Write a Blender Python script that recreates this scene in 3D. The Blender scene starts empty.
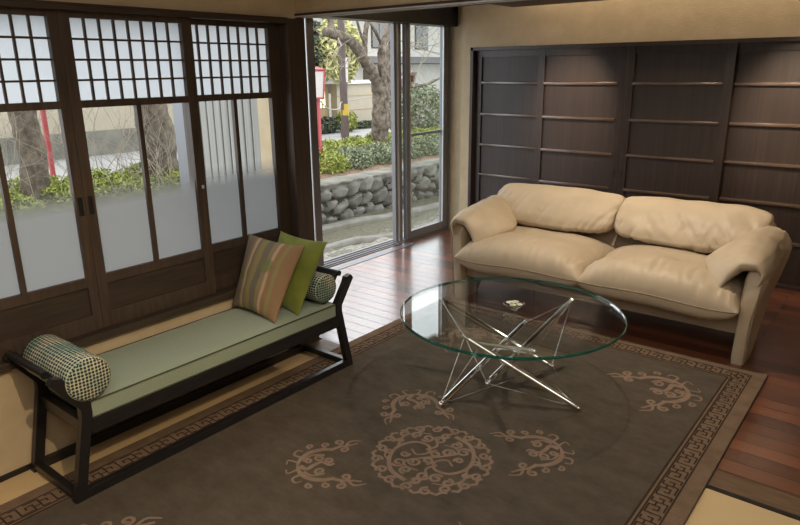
import bpy, bmesh, math, random
from mathutils import Vector, Matrix, noise
C = bpy.context.scene.collection
SC = bpy.context.scene
PI = math.pi

# ------------------------------------------------------------------ camera, world, lights, exposure
cd = bpy.data.cameras.new('camera'); cam = bpy.data.objects.new('camera', cd); C.objects.link(cam)
cd.sensor_width = 36; cd.lens = 653.36 / 800 * 36; cd.clip_start = 0.05; cd.clip_end = 200
yaw, pitch, roll = math.radians(-38.697), math.radians(16.458), math.radians(-0.620)
fw = Vector((math.sin(yaw) * math.cos(pitch), math.cos(yaw) * math.cos(pitch), -math.sin(pitch)))
rt = fw.cross(Vector((0, 0, 1))).normalized(); up = rt.cross(fw)
r2 = rt * math.cos(roll) + up * math.sin(roll); u2 = -rt * math.sin(roll) + up * math.cos(roll)
cam.matrix_world = Matrix(((r2.x, u2.x, -fw.x, 0), (r2.y, u2.y, -fw.y, 0), (r2.z, u2.z, -fw.z, 1.5), (0, 0, 0, 1)))
SC.camera = cam
w = bpy.data.worlds.new('world'); SC.world = w; w.use_nodes = True
wn = w.node_tree.nodes; wl = w.node_tree.links
bg = wn['Background']; tcw = wn.new('ShaderNodeTexCoord'); sep = wn.new('ShaderNodeSeparateXYZ'); rmp = wn.new('ShaderNodeValToRGB')
wl.new(tcw.outputs['Generated'], sep.inputs[0]); wl.new(sep.outputs['Z'], rmp.inputs[0]); wl.new(rmp.outputs[0], bg.inputs[0])
rmp.color_ramp.elements[0].color = (.80, .84, .88, 1); rmp.color_ramp.elements[1].color = (1, 1, 1, 1)
bg.inputs[1].default_value = 3.6
SC.view_settings.view_transform = 'Standard'; SC.view_settings.look = 'None'; SC.view_settings.gamma = 1
SC.view_settings.use_curve_mapping = False; SC.view_settings.exposure = 0.0

def area(name, loc, rot, sx, sy, power, col):
    l = bpy.data.lights.new(name, 'AREA'); l.shape = 'RECTANGLE'; l.size = sx; l.size_y = sy; l.energy = power; l.color = col
    o = bpy.data.objects.new(name, l); o.location = loc; o.rotation_euler = rot; C.objects.link(o); return o
def spot(name, loc, target, power, col, size, blend=.5, rad=.03):
    l = bpy.data.lights.new(name, 'SPOT'); l.energy = power; l.color = col; l.spot_size = math.radians(size); l.spot_blend = blend; l.shadow_soft_size = rad
    o = bpy.data.objects.new(name, l); o.location = loc
    o.rotation_euler = (Vector(target) - Vector(loc)).to_track_quat('-Z', 'Y').to_euler(); C.objects.link(o); return o
WARM = (1, .82, .60)
area('added_tatami_fill_light', (0.0, 0.3, 2.36), (0, 0, 0), 2.0, 2.0, 42, (1, .90, .76))  # unseen soft panel added overhead as ambient fill for the room
area('closet_cove_light', (-0.85, 4.93, 2.38), (math.radians(4), 0, 0), 3.6, .06, 24, (1, .80, .56))
spot('tatami_downlight', (0.15, 0.55, 2.33), (-2.5, 0.75, 0.1), 120, (1, .76, .46), 50, .6, .03)
spot('rug_downlight', (-0.9, 1.5, 2.33), (-1.0, 1.9, 0), 30, (1, .84, .64), 110, .9, .06)
spot('sofa_downlight', (-1.35, 3.40, 1.90), (-1.35, 3.75, 0.3), 78, (1, .84, .64), 140, .9, .04)
spot('closet_downlight', (-2.20, 4.15, 1.93), (-2.30, 5.06, 1.22), 105, WARM, 46, 1., .03)
spot('closet_downlight', (-0.78, 4.15, 1.93), (-0.72, 5.06, 1.22), 125, WARM, 46, 1., .03)

# ------------------------------------------------------------------ materials
def nt(name):
    m = bpy.data.materials.new(name); m.use_nodes = True
    return m, m.node_tree.nodes, m.node_tree.links, m.node_tree.nodes['Principled BSDF']
def node(ns, t, **k):
    n = ns.new(t)
    for a, b in k.items():
        if a.startswith('i_'):
            key = a[2:]; key = int(key) if key.isdigit() else key.replace('_', ' ')
            n.inputs[key].default_value = b
        else: setattr(n, a, b)
    return n
def ramp(ns, stops):
    r = ns.new('ShaderNodeValToRGB'); e = r.color_ramp.elements
    while len(e) < len(stops): e.new(.5)
    for q, (p, c) in zip(e, stops): q.position = p; q.color = (*c, 1)
    return r
def mat(name, c1, c2=None, rough=.5, scale=(1, 1, 1), nscale=5, detail=4, bump=0, bscale=None, metal=0, spec=.5, coat=0, sheen=0, lo=.3, hi=.7, nrough=.5):
    """colour noise between c1 and c2 in object space, with optional bump"""
    m, ns, ls, b = nt(name)
    b.inputs['Roughness'].default_value = rough; b.inputs['Metallic'].default_value = metal
    b.inputs['Specular IOR Level'].default_value = spec; b.inputs['Coat Weight'].default_value = coat
    b.inputs['Coat Roughness'].default_value = .12
    if sheen: b.inputs['Sheen Weight'].default_value = sheen
    tc = ns.new('ShaderNodeTexCoord'); mp = ns.new('ShaderNodeMapping'); mp.inputs['Scale'].default_value = scale
    ls.new(tc.outputs['Object'], mp.inputs[0])
    if c2 is None: b.inputs['Base Color'].default_value = (*c1, 1)
    else:
        n = node(ns, 'ShaderNodeTexNoise', i_Scale=nscale, i_Detail=detail); n.inputs['Roughness'].default_value = nrough; ls.new(mp.outputs[0], n.inputs['Vector'])
        r = ramp(ns, [(lo, c1), (hi, c2)]); ls.new(n.outputs['Fac'], r.inputs[0]); ls.new(r.outputs[0], b.inputs['Base Color'])
    if bump:
        n2 = node(ns, 'ShaderNodeTexNoise', i_Scale=bscale or nscale * 4, i_Detail=3); ls.new(mp.outputs[0], n2.inputs['Vector'])
        bp = node(ns, 'ShaderNodeBump', i_Strength=bump, i_Distance=.01); ls.new(n2.outputs['Fac'], bp.inputs['Height']); ls.new(bp.outputs[0], b.inputs['Normal'])
    return m
M = {}
M['wood'] = mat('dark_window_wood', (.042, .029, .022), (.075, .052, .039), .45, (12, 12, 1.2), 4, bump=.1)
M['wood_h'] = mat('dark_rail_wood', (.032, .023, .017), (.055, .038, .029), .45, (12, 1.0, 12), 4, bump=.1)
M['sill'] = mat('worn_brown_sill', (.10, .060, .034), (.19, .12, .07), .5, (1.5, 18, 1), 5)
M['closet_frame'] = mat('closet_frame_wood', (.030, .019, .016), (.050, .032, .026), .34, (10, 10, 1), 4, bump=.05)
M['closet_rail'] = mat('polished_rail_wood_with_glint', (.085, .052, .037), (.115, .072, .05), .24, (2, 10, 10), 4, spec=.8, coat=.5)  # glossy, with the base also lightened to stand in for light caught on the rails
M['closet_panel'] = mat('closet_panel_wood', (.029, .019, .016), (.050, .032, .026), .42, (26, 8, .6), 3, 5, bump=.06)
M['plaster'] = mat('tan_plaster', (.50, .40, .265), (.58, .47, .32), .92, (1, 1, 1), 9, 6, bump=.35, bscale=160)
M['ceil'] = mat('ceiling_board', (.20, .15, .10), (.26, .20, .14), .8, (1, 12, 1), 4)
M['soffit'] = mat('soffit_board', (.10, .075, .06), (.13, .10, .08), .6, (12, 1, 1), 4)
M['alu'] = mat('grey_aluminium', (.22, .23, .25), None, .38, metal=.75)
M['alu_dark'] = mat('dark_grey_door_frame', (.22, .225, .245), None, .36, metal=.2)
M['alu_light'] = mat('pale_aluminium_and_groove_glint', (.70, .72, .75), None, .3, metal=.3)
M['black'] = mat('black_stain', (.010, .009, .010), (.018, .016, .017), .33, (3, 3, 3), 6)
M['bench'] = mat('black_lacquered_wood', (.012, .011, .013), (.021, .018, .019), .30, (20, 2, 20), 5)
M['sage'] = mat('sage_green_cloth', (.255, .31, .235), (.31, .37, .285), .85, (1, 1, 1), 260, 2, bump=.25, bscale=420, sheen=.2)
M['piping'] = mat('dark_green_piping', (.06, .075, .045), None, .8)
M['green'] = mat('lime_green_velvet', (.15, .185, .018), (.21, .25, .03), .75, (1, 1, 1), 14, 4, bump=.15, bscale=300, sheen=.35)
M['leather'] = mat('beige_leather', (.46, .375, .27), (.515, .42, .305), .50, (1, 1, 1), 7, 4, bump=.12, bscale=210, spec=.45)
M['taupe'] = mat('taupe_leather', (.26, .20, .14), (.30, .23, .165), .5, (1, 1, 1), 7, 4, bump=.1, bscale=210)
M['seam'] = mat('dark_leather_piping', (.24, .18, .12), None, .5)
M['chrome'] = mat('chrome', (.86, .86, .86), None, .07, metal=1)
M['cable'] = mat('steel_cable', (.75, .75, .75), None, .25, metal=1)
M['rug_field'] = mat('rug_pile_field', (.082, .066, .050), (.150, .122, .094), .97, (2.6, 4.0, 1), 2.6, 14, bump=.6, bscale=240, spec=.1, lo=.3, hi=.72, nrough=.74)
M['rug_band'] = mat('rug_pile_border', (.17, .115, .078), (.225, .155, .105), .97, (1, 1, 1), 14, 5, bump=.6, bscale=240, spec=.1)
M['rug_groove'] = mat('rug_carved_groove', (.045, .030, .020), (.06, .04, .027), .97, (1, 1, 1), 20, 4, spec=.1)
M['rug_motif'] = mat('rug_pile_motif', (.225, .155, .112), (.285, .20, .148), .97, (1, 1, 1), 25, 4, bump=.5, bscale=240, spec=.1)
M['concrete'] = mat('street_paving', (0.240, 0.240, 0.240), (0.312, 0.312, 0.306), .9, (1, 1, 1), 1.3, 6)
M['soil'] = mat('leaf_litter_soil', (0.096, 0.063, 0.037), (0.216, 0.150, 0.096), .95, (1, 1, 1), 16, 6, bump=.6, bscale=40)
M['gravel'] = mat('wet_gravel', (.075, .068, .052), (.25, .235, .20), .6, (1, 1, 1), 30, 5, bump=.9, bscale=45, lo=.35, hi=.66)
M['weir'] = mat('worn_concrete_ledge', (.10, .098, .082), (.18, .175, .155), .8, (1, 1, 1), 6, 6, bump=.5, bscale=50)
M['stone'] = mat('retaining_stone', (0.101, 0.099, 0.084), (0.210, 0.202, 0.172), .9, (1, 1, 1), 3.2, 7, bump=.6, bscale=30)
M['stone_gap'] = mat('dark_stone_joint', (.05, .045, .035), None, .95)
M['bark'] = mat('cherry_bark', (.035, .026, .018), (.20, .165, .125), .95, (1, 1, .8), 12, 8, bump=1., bscale=26, lo=.36, hi=.66, nrough=.62)
M['bark_dark'] = mat('grey_brown_bark', (.055, .042, .030), (.17, .14, .105), .95, (1, 1, .8), 12, 8, bump=1., bscale=26, lo=.36, hi=.66, nrough=.62)
M['twig'] = mat('pale_twig', (0.252, 0.216, 0.174), None, .9)
M['leaf_y'] = mat('yellow_green_leaf', (0.174, 0.211, 0.031), (0.310, 0.335, 0.074), .6, (1, 1, 1), 3, 3)
M['leaf_g'] = mat('grey_green_leaf', (0.096, 0.126, 0.054), (0.252, 0.276, 0.180), .6, (1, 1, 1), 14, 3)
M['leaf_d'] = mat('dark_evergreen_leaf', (0.027, 0.039, 0.021), (0.072, 0.090, 0.048), .6, (1, 1, 1), 4, 3)
M['leaf_b'] = mat('bamboo_leaf', (.36, .36, .14), (.50, .48, .23), .6, (1, 1, 1), 3, 3)
M['cream'] = mat('cream_wall', (0.341, 0.303, 0.231), (0.374, 0.336, 0.259), .9, (1, 1, 1), 3)
M['tanwall'] = mat('tan_house_wall', (0.330, 0.255, 0.143), (0.375, 0.292, 0.173), .9, (1, 1, 1), 3)
M['pale'] = mat('pale_house_wall', (0.396, 0.378, 0.336), (0.432, 0.414, 0.372), .9, (1, 1, 1), 3)
M['slat'] = mat('brown_gate_wood', (0.096, 0.051, 0.033), (0.132, 0.072, 0.048), .7, (30, 30, 1), 4)
M['tile'] = mat('grey_roof_tile', (0.096, 0.096, 0.099), (0.132, 0.132, 0.135), .7, (1, 1, 1), 8)
M['pole'] = mat('brown_pole', (0.072, 0.051, 0.045), (0.102, 0.075, 0.066), .7, (1, 1, 1), 6)
M['yellow'] = mat('yellow_band', (0.432, 0.300, 0.036), None, .6)
M['red'] = mat('red_lacquer', (.30, .040, .045), (.36, .055, .06), .5, (1, 1, 1), 5)
M['lampwhite'] = mat('white_lantern_paper', (0.496, 0.471, 0.459), None, .8)
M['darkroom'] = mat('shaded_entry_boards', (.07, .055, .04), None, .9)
M['rope'] = mat('pale_rope', (.30, .29, .26), None, .9)
M['white'] = mat('white_petal', (.85, .84, .76), None, .6)
M['petal_green'] = mat('pale_green_petal', (.62, .66, .36), None, .6)
M['curtain'] = mat('grey_white_board', (0.253, 0.253, 0.242), (0.363, 0.363, 0.347), .9, (14, 14, .3), 3, 3)

def mat_glow(name, col, s):
    m, ns, ls, b = nt(name); b.inputs['Base Color'].default_value = (*col, 1)
    b.inputs['Emission Color'].default_value = (*col, 1); b.inputs['Emission Strength'].default_value = s; return m
M['lit'] = mat_glow('lit_paper_lamp', (1, .86, .55), 1.4)

def fac_fresnel(ns, ls, lo=.04, power=5):
    lw = node(ns, 'ShaderNodeLayerWeight', i_Blend=.5)
    p = node(ns, 'ShaderNodeMath', operation='POWER', i_1=power); ls.new(lw.outputs['Facing'], p.inputs[0])
    q = node(ns, 'ShaderNodeMath', operation='MULTIPLY_ADD', i_1=1 - lo, i_2=lo); ls.new(p.outputs[0], q.inputs[0]); return q
def mat_glass(name, tint, lo=.04, gl=(1, 1, 1)):
    m, ns, ls, b = nt(name); ns.remove(b); out = ns['Material Output']
    t = node(ns, 'ShaderNodeBsdfTransparent', i_Color=(*tint, 1)); g = node(ns, 'ShaderNodeBsdfGlossy', i_Roughness=.0, i_Color=(*gl, 1))
    mx = ns.new('ShaderNodeMixShader'); f = fac_fresnel(ns, ls, lo)
    ls.new(f.outputs[0], mx.inputs[0]); ls.new(t.outputs[0], mx.inputs[1]); ls.new(g.outputs[0], mx.inputs[2]); ls.new(mx.outputs[0], out.inputs[0]); return m
M['glass'] = mat_glass('clear_window_glass', (.90, .92, .91))
M['door_glass'] = mat_glass('door_glass', (.82, .87, .87), .09)
M['table_glass'] = mat_glass('table_glass', (.93, .955, .945), .045)
def mat_edge():
    m, ns, ls, b = nt('green_glass_edge'); b.inputs['Base Color'].default_value = (.012, .14, .115, 1); b.inputs['Roughness'].default_value = .06
    b.inputs['Transmission Weight'].default_value = .55; b.inputs['IOR'].default_value = 1.3; return m
M['glass_edge'] = mat_edge()
def mat_frost(name, gradient, k):
    m, ns, ls, b = nt(name); ns.remove(b); out = ns['Material Output']
    d = node(ns, 'ShaderNodeBsdfTranslucent', i_Color=(.60 * k, .645 * k, .68 * k, 1)); d2 = node(ns, 'ShaderNodeBsdfDiffuse', i_Color=(.62, .65, .67, 1))
    fr = node(ns, 'ShaderNodeMixShader', i_0=.28); ls.new(d.outputs[0], fr.inputs[1]); ls.new(d2.outputs[0], fr.inputs[2])
    if not gradient: ls.new(fr.outputs[0], out.inputs[0]); return m
    t = node(ns, 'ShaderNodeBsdfTransparent', i_Color=(.90, .92, .91, 1)); g = node(ns, 'ShaderNodeBsdfGlossy', i_Roughness=0.)
    f = fac_fresnel(ns, ls); mx = ns.new('ShaderNodeMixShader'); ls.new(f.outputs[0], mx.inputs[0]); ls.new(t.outputs[0], mx.inputs[1]); ls.new(g.outputs[0], mx.inputs[2])
    ge = ns.new('ShaderNodeNewGeometry'); sp = ns.new('ShaderNodeSeparateXYZ'); ls.new(ge.outputs['Position'], sp.inputs[0])
    mr = node(ns, 'ShaderNodeMapRange', i_1=.97, i_2=1.07, i_3=1., i_4=0.); ls.new(sp.outputs['Z'], mr.inputs[0])   # the frosted film ends softly about a metre up
    m2 = ns.new('ShaderNodeMixShader'); ls.new(mr.outputs[0], m2.inputs[0]); ls.new(mx.outputs[0], m2.inputs[1]); ls.new(fr.outputs[0], m2.inputs[2]); ls.new(m2.outputs[0], out.inputs[0]); return m
M['frost'] = mat_frost('frosted_glass', False, .86); M['half_frost'] = mat_frost('half_frosted_glass', True, .255)

def mat_floor():
    m, ns, ls, b = nt('red_brown_planks')
    tc = ns.new('ShaderNodeTexCoord'); sp = ns.new('ShaderNodeSeparateXYZ'); ls.new(tc.outputs['Object'], sp.inputs[0])
    br = node(ns, 'ShaderNodeTexBrick', i_Scale=1., i_Mortar_Size=.003, i_Mortar_Smooth=.1, i_Bias=0., i_Brick_Width=1.5, i_Row_Height=.092, offset=.37)
    br.inputs['Color1'].default_value = (0, 0, 0, 1); br.inputs['Color2'].default_value = (1, 1, 1, 1); br.inputs['Mortar'].default_value = (.5, .5, .5, 1)
    ls.new(tc.outputs['Object'], br.inputs['Vector'])
    mp = node(ns, 'ShaderNodeMapping'); mp.inputs['Scale'].default_value = (1.2, 22, 1); ls.new(tc.outputs['Object'], mp.inputs[0])
    n = node(ns, 'ShaderNodeTexNoise', i_Scale=3., i_Detail=5.); ls.new(mp.outputs[0], n.inputs['Vector'])
    ad = node(ns, 'ShaderNodeMath', operation='MULTIPLY_ADD', i_1=.62); ls.new(br.outputs['Color'], ad.inputs[0])
    mu = node(ns, 'ShaderNodeMath', operation='MULTIPLY', i_1=.5); ls.new(n.outputs['Fac'], mu.inputs[0]); ls.new(mu.outputs[0], ad.inputs[2])
    r = ramp(ns, [(.1, (.045, .016, .010)), (.45, (.12, .036, .018)), (.75, (.20, .062, .028)), (1., (.27, .10, .05))]); ls.new(ad.outputs[0], r.inputs[0])
    mx = node(ns, 'ShaderNodeMix', data_type='RGBA'); ls.new(br.outputs['Fac'], mx.inputs[0]); ls.new(r.outputs[0], mx.inputs[6]); mx.inputs[7].default_value = (.012, .006, .004, 1)
    ls.new(mx.outputs[2], b.inputs['Base Color'])
    b.inputs['Roughness'].default_value = .30; b.inputs['Coat Roughness'].default_value = .20; b.inputs['Coat IOR'].default_value = 1.75; b.inputs['Specular IOR Level'].default_value = .7
    cw = node(ns, 'ShaderNodeMath', operation='SUBTRACT', i_0=1.); ls.new(br.outputs['Fac'], cw.inputs[1]); ls.new(cw.outputs[0], b.inputs['Coat Weight'])
    bp = node(ns, 'ShaderNodeBump', i_Strength=.35, i_Distance=.004, invert=True); ls.new(br.outputs['Fac'], bp.inputs['Height']); ls.new(bp.outputs[0], b.inputs['Normal'])
    return m
M['planks'] = mat_floor()
def mat_tatami():
    m, ns, ls, b = nt('tatami_straw')
    tc = ns.new('ShaderNodeTexCoord'); wv = node(ns, 'ShaderNodeTexWave', i_Scale=55., i_Distortion=.4); wv.bands_direction = 'Y'
    ls.new(tc.outputs['Object'], wv.inputs['Vector'])
    r = ramp(ns, [(0., (.58, .42, .22)), (1., (.70, .53, .30))]); ls.new(wv.outputs['Fac'], r.inputs[0]); ls.new(r.outputs[0], b.inputs['Base Color']); b.inputs['Roughness'].default_value = .8
    bp = node(ns, 'ShaderNodeBump', i_Strength=.3, i_Distance=.003); ls.new(wv.outputs['Fac'], bp.inputs['Height']); ls.new(bp.outputs[0], b.inputs['Normal']); return m
M['tatami'] = mat_tatami()
def mat_dots():
    m, ns, ls, b = nt('teal_and_cream_dot_weave')
    uv = ns.new('ShaderNodeUVMap'); vo = node(ns, 'ShaderNodeTexVoronoi', i_Scale=1., i_Randomness=.12); ls.new(uv.outputs[0], vo.inputs['Vector'])
    r = ramp(ns, [(.34, (.012, .030, .030)), (.40, (.10, .20, .20)), (.46, (.66, .60, .44))]); ls.new(vo.outputs['Distance'], r.inputs[0])
    tc = ns.new('ShaderNodeTexCoord'); n = node(ns, 'ShaderNodeTexNoise', i_Scale=9.); ls.new(tc.outputs['Object'], n.inputs['Vector'])
    mx = node(ns, 'ShaderNodeMix', data_type='RGBA', blend_type='MULTIPLY', i_0=1.)
    r2_ = ramp(ns, [(.42, (1, 1, 1)), (.62, (.50, .74, .76))]); ls.new(n.outputs['Fac'], r2_.inputs[0])
    ls.new(r.outputs[0], mx.inputs[6]); ls.new(r2_.outputs[0], mx.inputs[7]); ls.new(mx.outputs[2], b.inputs['Base Color']); b.inputs['Roughness'].default_value = .75; return m
M['dots'] = mat_dots()
def mat_stripes():
    m, ns, ls, b = nt('striped_tan_cloth')
    uv = ns.new('ShaderNodeUVMap'); sp = ns.new('ShaderNodeSeparateXYZ'); ls.new(uv.outputs[0], sp.inputs[0])
    n = node(ns, 'ShaderNodeTexNoise', i_Scale=2.2); ls.new(uv.outputs[0], n.inputs['Vector'])
    ad = node(ns, 'ShaderNodeMath', operation='MULTIPLY_ADD', i_1=.10, i_2=-.05); ls.new(n.outputs['Fac'], ad.inputs[0])
    a2 = node(ns, 'ShaderNodeMath', operation='ADD'); ls.new(ad.outputs[0], a2.inputs[0]); ls.new(sp.outputs['X'], a2.inputs[1])
    T_, O_, P_, Y_, G_ = (.25, .185, .12), (.28, .17, .085), (.50, .35, .24), (.27, .23, .10), (.17, .145, .115)
    st = [(0, T_), (.12, G_), (.20, T_), (.235, P_), (.255, P_), (.28, G_), (.36, Y_), (.42, Y_), (.44, G_), (.54, G_), (.57, Y_), (.62, T_), (.655, P_), (.675, P_), (.70, O_), (.76, O_), (.79, Y_), (.82, Y_), (.85, O_), (1, O_)]
    r = ramp(ns, st); r.color_ramp.interpolation = 'LINEAR'; ls.new(a2.outputs[0], r.inputs[0])
    # two leaf-green round motifs printed on the cloth
    last = r.outputs[0]
    for cx, cy, rad in ((.62, .66, .11), (.13, .45, .09)):
        vm = node(ns, 'ShaderNodeVectorMath', operation='DISTANCE'); vm.inputs[1].default_value = (cx, cy, 0); ls.new(uv.outputs[0], vm.inputs[0])
        n3 = node(ns, 'ShaderNodeTexNoise', i_Scale=22.); ls.new(uv.outputs[0], n3.inputs['Vector'])
        q = node(ns, 'ShaderNodeMath', operation='MULTIPLY_ADD', i_1=.08, i_2=-.04); ls.new(n3.outputs['Fac'], q.inputs[0])
        s = node(ns, 'ShaderNodeMath', operation='ADD'); ls.new(q.outputs[0], s.inputs[0]); ls.new(vm.outputs['Value'], s.inputs[1])
        mr = node(ns, 'ShaderNodeMapRange', i_1=rad - .03, i_2=rad + .01, i_3=.75, i_4=0.); ls.new(s.outputs[0], mr.inputs[0])
        mx = node(ns, 'ShaderNodeMix', data_type='RGBA'); ls.new(mr.outputs[0], mx.inputs[0]); ls.new(last, mx.inputs[6]); mx.inputs[7].default_value = (.15, .19, .06, 1); last = mx.outputs[2]
    ls.new(last, b.inputs['Base Color']); b.inputs['Roughness'].default_value = .8
    return m
M['stripes'] = mat_stripes()
def mat_water():
    m, ns, ls, b = nt('shallow_stream_water'); b.inputs['Base Color'].default_value = (.16, .155, .11, 1); b.inputs['Roughness'].default_value = .07
    b.inputs['Alpha'].default_value = .62
    tc = ns.new('ShaderNodeTexCoord'); mp = node(ns, 'ShaderNodeMapping'); mp.inputs['Scale'].default_value = (2.2, .8, 1); ls.new(tc.outputs['Object'], mp.inputs[0])
    n = node(ns, 'ShaderNodeTexNoise', i_Scale=5., i_Detail=5.); ls.new(mp.outputs[0], n.inputs['Vector'])
    bp = node(ns, 'ShaderNodeBump', i_Strength=.5, i_Distance=.05); ls.new(n.outputs['Fac'], bp.inputs['Height']); ls.new(bp.outputs[0], b.inputs['Normal']); return m
M['water'] = mat_water()

# ------------------------------------------------------------------ mesh helpers (coordinates in world metres)
OFF = {}
def box(bm, x0, x1, y0, y1, z0, z1, mi=0, bev=0):
    b = bmesh.new() if bev else bm
    vs = [b.verts.new((x, y, z)) for x in (x0, x1) for y in (y0, y1) for z in (z0, z1)]
    fs = [b.faces.new([vs[i] for i in f]) for f in ((0, 1, 3, 2), (4, 6, 7, 5), (0, 4, 5, 1), (2, 3, 7, 6), (0, 2, 6, 4), (1, 5, 7, 3))]
    for f in fs: f.material_index = mi
    if bev:
        bmesh.ops.bevel(b, geom=list(b.edges), offset=bev, segments=2, affect='EDGES', profile=.6)
        me = bpy.data.meshes.new('t'); b.to_mesh(me); b.free(); bm.from_mesh(me); bpy.data.meshes.remove(me)
def prism(bm, pts, axis, a, b_, mi=0):
    """extrude a 2-D outline along axis 'x','y' or 'z' from a to b_"""
    def P(p, t): return {'x': (t, p[0], p[1]), 'y': (p[0], t, p[1]), 'z': (p[0], p[1], t)}[axis]
    A = [bm.verts.new(P(p, a)) for p in pts]; B = [bm.verts.new(P(p, b_)) for p in pts]; n = len(pts)
    fs = [bm.faces.new(A), bm.faces.new(B[::-1])] + [bm.faces.new((A[i], B[i], B[(i + 1) % n], A[(i + 1) % n])) for i in range(n)]
    for f in fs: f.material_index = mi
def tube(bm, pts, rad, seg=8, cap=True, wob=0, mi=0):
    pts = [Vector(p) for p in pts]; n = len(pts)
    if not hasattr(rad, '__len__'): rad = [rad] * n
    rings = []; ref = None
    for i, p in enumerate(pts):
        t = (pts[min(i + 1, n - 1)] - pts[max(i - 1, 0)]).normalized()
        if ref is None: ref = Vector((0, 0, 1)) if abs(t.z) < .9 else Vector((1, 0, 0))
        a = (ref - t * ref.dot(t)).normalized(); ref = a; b = t.cross(a); ring = []
        for k in range(seg):
            th = 2 * PI * k / seg; d = a * math.cos(th) + b * math.sin(th); r = rad[i]
            if wob: r *= 1 + wob * noise.noise((p + d * rad[i]) * (1.2 / max(rad[i], .02)))
            ring.append(bm.verts.new(p + d * r))
        rings.append(ring)
    for A, B in zip(rings, rings[1:]):
        for k in range(seg): bm.faces.new((A[k], A[(k + 1) % seg], B[(k + 1) % seg], B[k])).material_index = mi
    if cap and seg > 2: bm.faces.new(rings[0][::-1]).material_index = mi; bm.faces.new(rings[-1]).material_index = mi
def lathe(bm, prof, cx, cy, seg=24, mi=0):
    rings = [[bm.verts.new((cx + r * math.cos(2 * PI * k / seg), cy + r * math.sin(2 * PI * k / seg), z)) for k in range(seg)] for r, z in prof]
    for A, B in zip(rings, rings[1:]):
        for k in range(seg): bm.faces.new((A[k], A[(k + 1) % seg], B[(k + 1) % seg], B[k])).material_index = mi
    return rings
def ball(bm, c, r, sub=2, sc=(1, 1, 1)):
    bmesh.ops.create_icosphere(bm, subdivisions=sub, radius=r, matrix=Matrix.Translation(c) @ Matrix.Diagonal((*sc, 1)))
def smooth_path(pts, n=6):
    """Catmull-Rom through the points"""
    P = [Vector(p) for p in pts]; P = [P[0] * 2 - P[1]] + P + [P[-1] * 2 - P[-2]]; out = []
    for i in range(1, len(P) - 2):
        for k in range(n):
            t = k / n; a, b, c, d = P[i - 1:i + 3]
            out.append(.5 * ((2 * b) + (c - a) * t + (2 * a - 5 * b + 4 * c - d) * t * t + (3 * b - a - 3 * c + d) * t ** 3))
    out.append(P[-2]); return out
def loft(bm, rings, cap=True, mi=0):
    R_ = [[bm.verts.new(p) for p in r] for r in rings]; n = len(R_[0])
    for A, B in zip(R_, R_[1:]):
        for k in range(n): bm.faces.new((A[k], A[(k + 1) % n], B[(k + 1) % n], B[k])).material_index = mi
    if cap: bm.faces.new(R_[0][::-1]).material_index = mi; bm.faces.new(R_[-1]).material_index = mi
def build(name, bm, mats, parent=None, smooth=False, sub=0):
    me = bpy.data.meshes.new(name); bmesh.ops.recalc_face_normals(bm, faces=list(bm.faces))
    off = OFF.get(parent.as_pointer(), Vector()) if parent else Vector()
    if off.length: bmesh.ops.translate(bm, verts=list(bm.verts), vec=-off)
    bm.to_mesh(me); bm.free()
    for m in (mats if isinstance(mats, (list, tuple)) else [mats]): me.materials.append(M[m])
    o = bpy.data.objects.new(name, me); C.objects.link(o)
    if parent: o.parent = parent; OFF[o.as_pointer()] = off
    if smooth:
        me.polygons.foreach_set('use_smooth', [True] * len(me.polygons))
        if smooth == 'auto':
            me.set_sharp_from_angle(angle=math.radians(40))
    if sub:
        s = o.modifiers.new('subdivision', 'SUBSURF'); s.levels = s.render_levels = sub
    return o
def tag(o, label=None, cat=None, group=None, kind=None):
    if label: o['label'] = label
    if cat: o['category'] = cat
    if group: o['group'] = group
    if kind: o['kind'] = kind
    return o
def thing(name, loc, label=None, cat=None, group=None, kind=None):
    o = bpy.data.objects.new(name, None); o.location = loc; o.empty_display_size = .1; C.objects.link(o); OFF[o.as_pointer()] = Vector(loc)
    return tag(o, label, cat, group, kind)
def struct(name, bm, mats, **k): return tag(build(name, bm, mats, **k), kind='structure')
def nb(): return bmesh.new()
def bx(*a, **k): b = nb(); box(b, *a, **k); return b
def copy_tree(o, parent=None):
    c = o.copy(); C.objects.link(c); OFF[c.as_pointer()] = OFF.get(o.as_pointer(), Vector())
    if parent: c.parent = parent
    for ch in list(o.children): copy_tree(ch, c)
    return c

# ------------------------------------------------------------------ the room
WX = -2.56
struct('floor_tatami', bx(WX, 2.2, -2.2, 2.33, -.12, 0), 'tatami')
b = nb(); box(b, -3.62, 2.2, 2.47, 5.2, -.12, 0); struct('floor_wood', b, 'planks')
b = nb(); box(b, WX, 2.2, 2.352, 2.47, -.12, .001, 0)
box(b, WX, 2.2, 2.352, 2.356, -.002, .0016, 1)
struct('trim_1', b, ['sill', 'black'])
struct('trim_2', bx(WX, 2.2, 2.33, 2.352, -.12, .002), 'black')
struct('wall_left', bx(WX - .12, WX, -2.2, 2.30, 0, .44), 'plaster')
struct('baseboard_left', bx(WX, WX + .008, -2.2, 2.30, 0, .022), 'black')
b = nb(); box(b, WX - .14, WX + .035, -2.2, 2.31, .44, .472, bev=.004); struct('trim_3', b, 'wood_h')
b = nb(); box(b, WX - .12, WX + .02, -2.2, 2.31, 1.722, 1.745); box(b, WX - .12, WX + .026, -2.2, 2.31, 1.741, 1.748); struct('trim_4', b, 'wood_h')
struct('wall_left_upper', bx(WX - .12, WX, -2.2, 2.385, 1.748, 2.42), 'plaster')
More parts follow.
